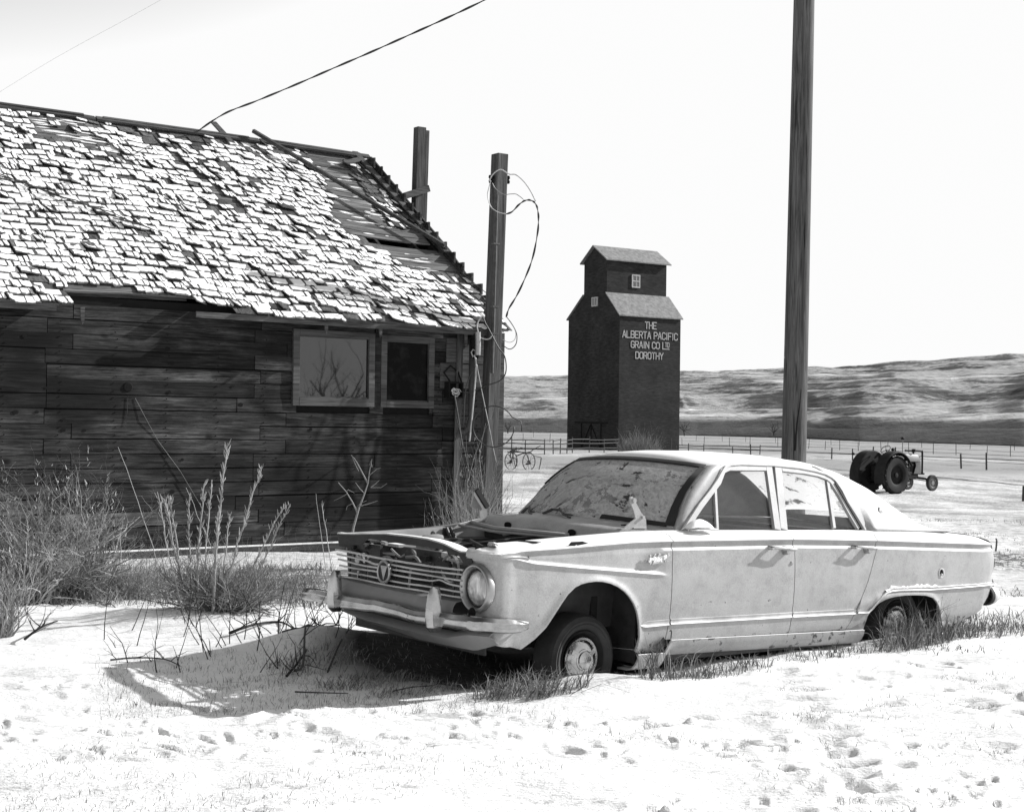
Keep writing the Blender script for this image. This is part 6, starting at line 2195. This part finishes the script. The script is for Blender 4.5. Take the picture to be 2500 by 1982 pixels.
for i in range(26):                            # horn, relays, hoses and brackets ahead of the radiator
    m = MB()
    y, z, x = random.uniform(-.58, .60), random.uniform(.62, .83), random.uniform(.20, .29)
    k = i % 4
    if k == 0: m.lathe([(0, -.01), (.03, -.012), (.036, 0), (.03, .02)], (x, -y, z), (1, random.uniform(-.4, .4), .2), 14)
    elif k == 1: m.tube(smooth_path([(x, -y, z), (x + .02, -y - .06, z + random.uniform(-.05, .05)), (x, -y - .14, z + random.uniform(-.06, .04))], 4), random.uniform(.005, .012), 6)
    elif k == 2: m.box(x, -y - .02, z - .015, x + .03, -y + random.uniform(.0, .05), z + random.uniform(.01, .03))
    else: m.tube([(x, -y, z), (x, -y + .01, z - .10)], .008, 6)
    m.build(('horn', 'hose', 'bracket', 'stay')[k], random.choice((M_bay, M_inner, M_alu, M_tie, M_chrome, M_bay)), car, smooth=40)
m = MB()                                       # sheet between grille and bumper
rows_ = []
for y in rng_(-.60, .61, .06):
    x = .12 + .10 * max(0, abs(y) - .45) ** 2
    zt_ = li(y, [(-.6, .590), (0, .578), (.4, .578), (.85, .590)])
    rows_.append([(x + .06, -y, zt_ + .012), (x, -y, zt_ + .004), (x - .02, -y, zt_ - .02), (x - .03, -y, .52), (x - .02, -y, .46)])
m.grid(rows_)
m.build('front_apron', M_paint_dull, car, smooth=50, solid=.006)
m = MB()                                       # bent lower valance
rows_ = []
for y in rng_(-.62, .90, .04):
    zt_ = li(y, [(-.62, .43), (-.51, .43), (-.23, .40), (.11, .388), (.54, .400), (.72, .44), (.9, .452)])
    zb_ = li(y, [(-.62, .405), (-.3, .37), (.18, .330), (.42, .336), (.72, .345), (.9, .40)])
    x = .10 + .04 * abs(y) ** 2 + .05 * math.exp(-((y - .15) / .4) ** 2)
    rows_.append([(x + .05, -y, zt_ + .02), (x, -y, zt_ + .004), (x - .012, -y, zt_ - .010), (x + .01, -y, (zt_ + zb_) / 2), (x + .05, -y, zb_)])
m.grid(rows_)
m.build('lower_valance', M_paint_dull, car, smooth=50, solid=.005)
m = MB()                                       # bumper blade
def bumper_sec(y):
    ay = abs(y)
    x = .035 + .03 * ay ** 2 + (.30 * ((ay - .80) / .10) ** 2 if ay > .80 else 0)
    return x
path = [( .115, -.885), (.085, -.86)] + [(.03 + .035 * y * y, y) for y in rng_(-.80, .80, .08)] + [(.075, .848), (.11, .880), (.16, .900), (.24, .908), (.32, .906), (.358, .898)]
rows_ = []
for i, (x, y) in enumerate(path):
    a, b_ = path[max(i - 1, 0)], path[min(i + 1, len(path) - 1)]
    d = Vector((b_[0] - a[0], b_[1] - a[1], 0)).normalized()
    nx, ny = -d.y, d.x                         # outward
    zc_ = li(y, [(-.9, .470), (-.4, .486), (0, .490), (.5, .495), (.9, .500)])
    hh = .040 if i not in (0, len(path) - 1) else .026
    if x > .12 and y > .8: hh = li(x, [(.1, .040), (.30, .040), (.36, .024)]); zc_ = li(x, [(.1, .497), (.36, .487)])
    sec = [(-.035, hh - .004), (-.012, hh), (.010, hh - .006), (.020, hh * .35), (.016, 0), (.020, -hh * .35), (.014, -hh * .8), (.0, -hh), (-.03, -hh + .003)]
    dz_, dx_ = .006 * math.sin(y * 9 + 1) + random.uniform(-.0025, .0025), random.uniform(-.004, .004)      # battered
    hk = 1 - .10 * (.5 + .5 * math.sin(y * 6))
    rows_.append([(x + nx * o_ + dx_, -(y + ny * o_), zc_ + h_ * hk + dz_) for o_, h_ in sec])
m.grid(rows_)
bp = m.build('front_bumper', M_chrome, car, smooth=50, solid=.004)
for (x, y, z) in ((.012, .33, .478), (.03, .70, .49), (.016, -.12, .468)):
    m = MB()
    m.lathe([(0, .0), (.010, .001), (.013, .006), (.013, .012)], (x, -y, z), (1, 0, 0), 12)
    m.build('bumper_bolt', M_alu, bp)
for y in (.565, -.405):
    m = MB()
    dz = 0 if y > 0 else -.01
    S_ = [(.430, .012, .016), (.455, .037, .042), (.50, .034, .050), (.56, .027, .047), (.62, .019, .038), (.650, .011, .024), (.662, .004, .012)]
    rows_ = []
    for z, hw, dp_ in S_:
        x0 = .012 + (.655 - z) * .02
        rows_.append([(x0 + .03, -y - hw, z + dz), (x0 - dp_ * .5, -y - hw * .85, z + dz), (x0 - dp_, -y - .004, z + dz), (x0 - dp_, -y + .004, z + dz), (x0 - dp_ * .5, -y + hw * .85, z + dz), (x0 + .03, -y + hw, z + dz)])
    m.grid(rows_)
    m.add([rows_[0][k] for k in range(6)], [(0, 1, 2, 3, 4, 5)])
    m.add([rows_[-1][k] for k in range(6)], [(5, 4, 3, 2, 1, 0)])
    m.build('overrider', M_chrome, car, smooth=35)
HLc = Vector((.160, -.738, .668))
m = MB()
m.lathe([(.096, .030), (.100, -.004), (.108, -.024), (.118, -.026), (.124, -.014), (.125, .006), (.122, .02)], HLc, (1, 0, 0), 48)
hl = m.build('headlight', M_alu, car, smooth='all')
m = MB()
m.lathe([(.098, .020), (.092, .004), (.07, -.010), (.04, -.020), (0, -.024)], HLc, (1, 0, 0), 40)
def lens_mat():
    m, nt, p, out = new_mat('headlight_lens')
    co = coords(nt, (1, 1, .25))
    w = noise(nt, co, 45, 2, .5)
    nt.links.new(ramp(nt, w, [(.35, .30), (.65, .62)]), p.inputs['Base Color'])
    p.inputs['Metallic'].default_value = .55
    p.inputs['Roughness'].default_value = .22
    p.inputs['Coat Weight'].default_value = 1
    bump(nt, p, w, .6, .01)
    return m
m.build('lens', lens_mat(), hl, smooth='all')
m = MB()
m.lathe([(.097, .022), (.089, .002), (.092, -.004), (.1, .004)], HLc, (1, 0, 0), 40)
m.build('retaining_ring', M_tie, hl, smooth=True)
m = MB()
m.lathe([(.0, -.01), (.025, -.008), (.03, 0)], (.12, -.755, .545), (1, 0, 0), 12)
m.build('loose_grommet', M_black, car)

# wheels
def car_wheel(c, steer, label_snow=False):
    ax_ = Vector((math.sin(steer), -math.cos(steer), 0))
    t = MB()
    r0, rr, hw = .243, .160, .085
    t.lathe([(rr, -hw * .8), (rr + .03, -hw), (r0 - .025, -hw), (r0, -hw * .65), (r0, hw * .65), (r0 - .012, hw * .9), (r0 - .03, hw), (rr + .048, hw * 1.05), (rr + .035, hw * .98), (rr + .03, hw * 1.03), (rr + .012, hw * .95), (rr, hw * .8)], c, ax_, 48)
    ty = t.build('wheel', M_rubber, car, smooth=30)
    m = MB()
    m.lathe([(rr, hw * .8), (rr - .006, hw * .95), (rr - .014, hw * .8), (rr - .03, hw * .45), (rr - .06, hw * .35), (.105, hw * .55), (.0, hw * .5)], c, ax_, 40)
    m.build('rim', M_trdark, ty, smooth=35)
    h = MB()
    h.lathe([(.122, hw * .50), (.124, hw * .72), (.118, hw * .82), (.105, hw * .80), (.100, hw * .86), (.085, hw * 1.0), (.062, hw * 1.06), (.055, hw * 1.02), (.048, hw * 1.06), (.045, hw * 1.16), (.02, hw * 1.22), (0, hw * 1.22)], c, ax_, 40)
    e1 = ax_.cross(Vector((0, 0, 1))).normalized()
    for k in range(3):
        a = 2 * PI * k / 3 + .5
        u = e1 * math.cos(a) + Vector((0, 0, 1)) * math.sin(a)
        h.bar(c + ax_ * hw * 1.03 + u * .05, c + ax_ * hw * .96 + u * .098, .026, .008, ax_)
    for k in range(24):
        a = 2 * PI * k / 24
        u = e1 * math.cos(a) + Vector((0, 0, 1)) * math.sin(a)
        h.bar(c + ax_ * hw * .93 + u * .088, c + ax_ * hw * .82 + u * .102, .006, .006, ax_)
    h.build('hubcap', M_chrome, ty, smooth=35)
car_wheel(Vector((.865, -.695, .262)), .05)
car_wheel(Vector((3.62, -.70, .315)), 0)
car_wheel(Vector((.865, .66, .25)), -.06)
car_wheel(Vector((3.62, .70, .30)), 0)

# trim, handles, script and badges
M_trim = chrome_mat('side_trim', .62, .42, .35)
def strip(name, P, yo, w, mat=None, th=.010):
    m = MB()
    vs, fs = [], []
    for i, (x, z) in enumerate(P):
        a, b_ = P[max(i - 1, 0)], P[min(i + 1, len(P) - 1)]
        d = Vector((b_[0] - a[0], 0, b_[1] - a[1])).normalized()
        r = Vector((-d.z, 0, d.x))
        y = li(x, YW) - li(z, DF) + yo
        ww = w[i] if isinstance(w, list) else w
        c = Vector((x, -y, z))
        for a_, b2 in ((-1, .0), (-.8, 1), (-.25, .55), (.25, .55), (.8, 1), (1, .0)):
            vs.append(c + r * a_ * ww / 2 + Vector((0, -th * b2, 0)))
    for i in range(len(P) - 1):
        for k in range(5): fs.append((i * 6 + k, i * 6 + k + 1, (i + 1) * 6 + k + 1, (i + 1) * 6 + k))
    m.add(vs, fs)
    return m.build(name, mat or M_trim, car, smooth=30)
strip('side_moulding', [(1.186, .446), (1.20, .446), (1.24, .447), (1.406, .450)], -.001, [.004, .022, .036, .036])
strip('side_moulding', [(x, li(x, [(1.42, .452), (2.442, .443)])) for x in rng_(1.418, 2.442, .1)], -.001, .034)
strip('side_moulding', [(x, li(x, [(2.452, .443), (3.05, .434)])) for x in rng_(2.452, 3.055, .1)], -.001, .034)
strip('arch_moulding', [(3.07, .432), (3.175, .428), (3.215, .450), (3.26, .488), (3.30, .520), (3.345, .547), (3.40, .558), (3.48, .560), (3.83, .551), (4.2, .551), (4.5, .553), (4.68, .552)], .006, .016)
m = MB()                                       # snow lying on the rear moulding
random.seed(8)
P = []
top_, bot = [], []
for i in range(60):
    x = 3.335 + 1.30 * i / 59
    zb_ = li(x, [(3.33, .548), (3.40, .566), (3.48, .568), (3.83, .559), (4.7, .560)])
    h = (.030 if x < 3.9 else .010) * random.uniform(.3, 1) * (1 if random.random() > .12 else .05) * (1 - abs(i / 59 - .3) * .5)
    y = li(x, YW) + .004
    top_.append([Vector((x, -(y - .014), zb_ + h)), Vector((x, -(y + .006), zb_ + h * .8)), Vector((x, -(y + .010), zb_)), Vector((x, -(y - .014), zb_ - .002))])
m.grid(top_)
m.build('trim_snow', M_snow_clean, car, smooth='all')
for x0, z0 in ((2.205, .846), (2.985, .838)):
    m = MB()
    P = [(x0, .898, z0 + .006), (x0 + .01, .920, z0 + .010), (x0 + .05, .925, z0 + .006), (x0 + .13, .930, z0 - .002), (x0 + .20, .926, z0 - .008)]
    rr_ = [.007, .008, .008, .010, .007]
    m.tube([(a, -b_, c) for a, b_, c in smooth_path(P, 3)], [li(k, [(i * 3, r) for i, r in enumerate(rr_)]) for k in range(13)], 8)
    m.lathe([(.0, .0), (.010, .0), (.013, -.015), (.013, -.04)], (x0 + .005, -.922, z0 + .006), (0, -1, 0), 10)
    m.lathe([(.0, .006), (.020, .004), (.026, -.02), (.028, -.05)], (x0 + .145, -.918, z0 - .014), (0, -1, 0), 14)
    m.build('door_handle', M_chrome, car, smooth=50)
    m = MB()
    m.tube([(x0 + .0 + .2 * t, -.934, z0 + .016 - .018 * t) for t in (0, .3, .6, 1)], [.004, .006, .006, .003], 6)
    m.build('frost_on_handle', M_snow_clean, car, smooth='all')
m = MB()
m.lathe([(0, .008), (.009, .006), (.013, 0), (.016, -.01)], (2.415, -.888, .755), (0, -1, 0), 14)
m.build('door_lock', M_alu, car, smooth=True)
m = MB()
m.lathe([(0, .010), (.020, .008), (.027, 0), (.020, -.004)], (3.485, -.715, 1.058), (0, -1, .3), 5)
m.box(3.468, -.728, 1.012, 3.502, -.722, 1.034)
m.build('pillar_badge', M_trim, car, smooth=40)
m = MB()
m.lathe([(.030, .001), (.032, .006), (.026, .007), (.022, .001)], (3.955, -.871, .652), (0, -1, 0), 20)
fc = m.build('filler_ring', M_trim, car, smooth=True)
fc.scale = (1, 1, 1)
m = MB()
m.lathe([(.0, .004), (.024, .003)], (3.955, -.870, .652), (0, -1, 0), 16)
m.build('filler_hole', M_black, fc)
m = MB()
m.lathe([(0, .01), (.008, .008), (.010, 0)], (3.955, -.874, .640), (0, -1, 0), 8)
m.build('filler_stub', M_trim, fc)
# raised script on the front fender
cu = bpy.data.curves.new('script', 'FONT')
cu.body = 'Valiant'
cu.size = .075
cu.shear = .45
cu.space_character = .82
cu.extrude = .004
cu.bevel_depth = .0012
co_ = bpy.data.objects.new('script_tmp', cu)
COL.objects.link(co_)
dg = bpy.context.evaluated_depsgraph_get()
me = bpy.data.meshes.new_from_object(co_.evaluated_get(dg))
bpy.data.objects.remove(co_)
MS = Matrix.Translation((1.205, -.893, .775)) @ Matrix.Rotation(R_(6), 4, 'Y').inverted() @ Matrix.Rotation(PI / 2, 4, 'X')
me.transform(MS)
link_mesh('script_badge', me, M_trim, car)
m = MB()
random.seed(2)
for i in range(34):
    x = 1.215 + .13 * random.random()
    m.lathe([(0, .006), (.006, .004), (.008, 0)], (x, -.897, .782 + .022 * random.random() + .035 * abs(1.215 + .065 - x) * 4 * random.random() + (x - 1.21) * .12), (0, -1, .4), 6)
m.build('script_frost', M_snow_clean, car)
# frosted wing mirror, lying against the vent window
m = MB()
rows_ = []
for i in range(9):
    t = i / 8
    rows_.append([Vector((1.60 + .20 * t, -(.80 + .045 * math.cos(a)), .955 + (.012 + .052 * math.sin(PI * t) ** .7) * max(0, math.sin(a)))) for a in [PI * k / 8 for k in range(9)]])
m.grid(rows_)
m.build('wing_mirror', M_snow_clean, car, smooth='all')
m = MB()
m.tube([(1.585, -.835, .958), (1.64, -.855, .968), (1.72, -.86, .966), (1.80, -.85, .962)], .006, 8)
m.build('mirror_edge', M_chrome, car)
# tail: light pod, bumper corner, exhaust
m = MB()
m.lathe([(.060, -.03), (.066, -.02), (.066, .02), (.060, .035), (.050, .07), (.030, .098), (0, .105)], (4.70, -.752, .462), (1, 0, .03), 28)
m.build('tail_light', M_trim, car, smooth='all')
m = MB()
m.lathe([(.064, -.035), (.071, -.03), (.071, .0), (.066, .005)], (4.68, -.752, .462), (1, 0, .03), 28)
m.build('tail_light_ring', M_tie, car, smooth=True)
rows_ = []
for y in rng_(-.74, .74, .1):
    x = 4.80 - .04 * abs(y / .74) ** 3
    rows_.append([(x - .03, -y, .575), (x, -y, .57), (x + .02, -y, .545), (x + .015, -y, .505), (x + .02, -y, .47), (x, -y, .44), (x - .03, -y, .43)])
m = MB()
m.grid(rows_)
m.build('rear_bumper', M_chrome, car, smooth=50, solid=.004)
m = MB()
m.tube([(4.62, -.60, .30), (4.53, -.62, .255), (4.40, -.66, .175)], [.018, .020, .026], 10)
m.build('exhaust_pipe', M_black, car)
m = MB()                                       # seam trim at the fin end
m.tube([(4.715, -.79, .862), (4.75, -.772, .850), (4.765, -.762, .815), (4.765, -.758, .772)], .006, 6)
m.build('fin_trim', M_bay, car)
m = MB()                                       # rust holes and dark scars on the near fender
def scar(P, z0=0):
    m.poly([Vector((x, -y, z)) for x, y, z in P], (0, 0, .0018))
def ft(x, d): return (x, li(x, YW) - d, li(x, ZT) + .0022 - (.0 if d > .10 else (.012 if d < .06 else .003)))
scar([ft(.440, .20), ft(.475, .20), ft(.52, .075), ft(.475, .075)])
scar([(.60, .862, .8805), (.66, .860, .887), (.70, .835, .903), (.78, .835, .905), (.80, .858, .896), (.70, .868, .884)])
m.build('rust_scar', M_black, car)
m = MB()
m.poly([(1.364, -.878, .372), (1.375, -.878, .352), (1.372, -.872, .300), (1.345, -.860, .265), (1.320, -.868, .300), (1.316, -.872, .325)], (0, .002, 0))
m.v = [(x, y - .006, z) for x, y, z in m.v]
m.tube([(1.400, -.893, .402), (1.408, -.896, .408), (1.415, -.893, .402), (1.414, -.891, .36)], .003, 5)
m.build('rust_flap', M_tie, car)
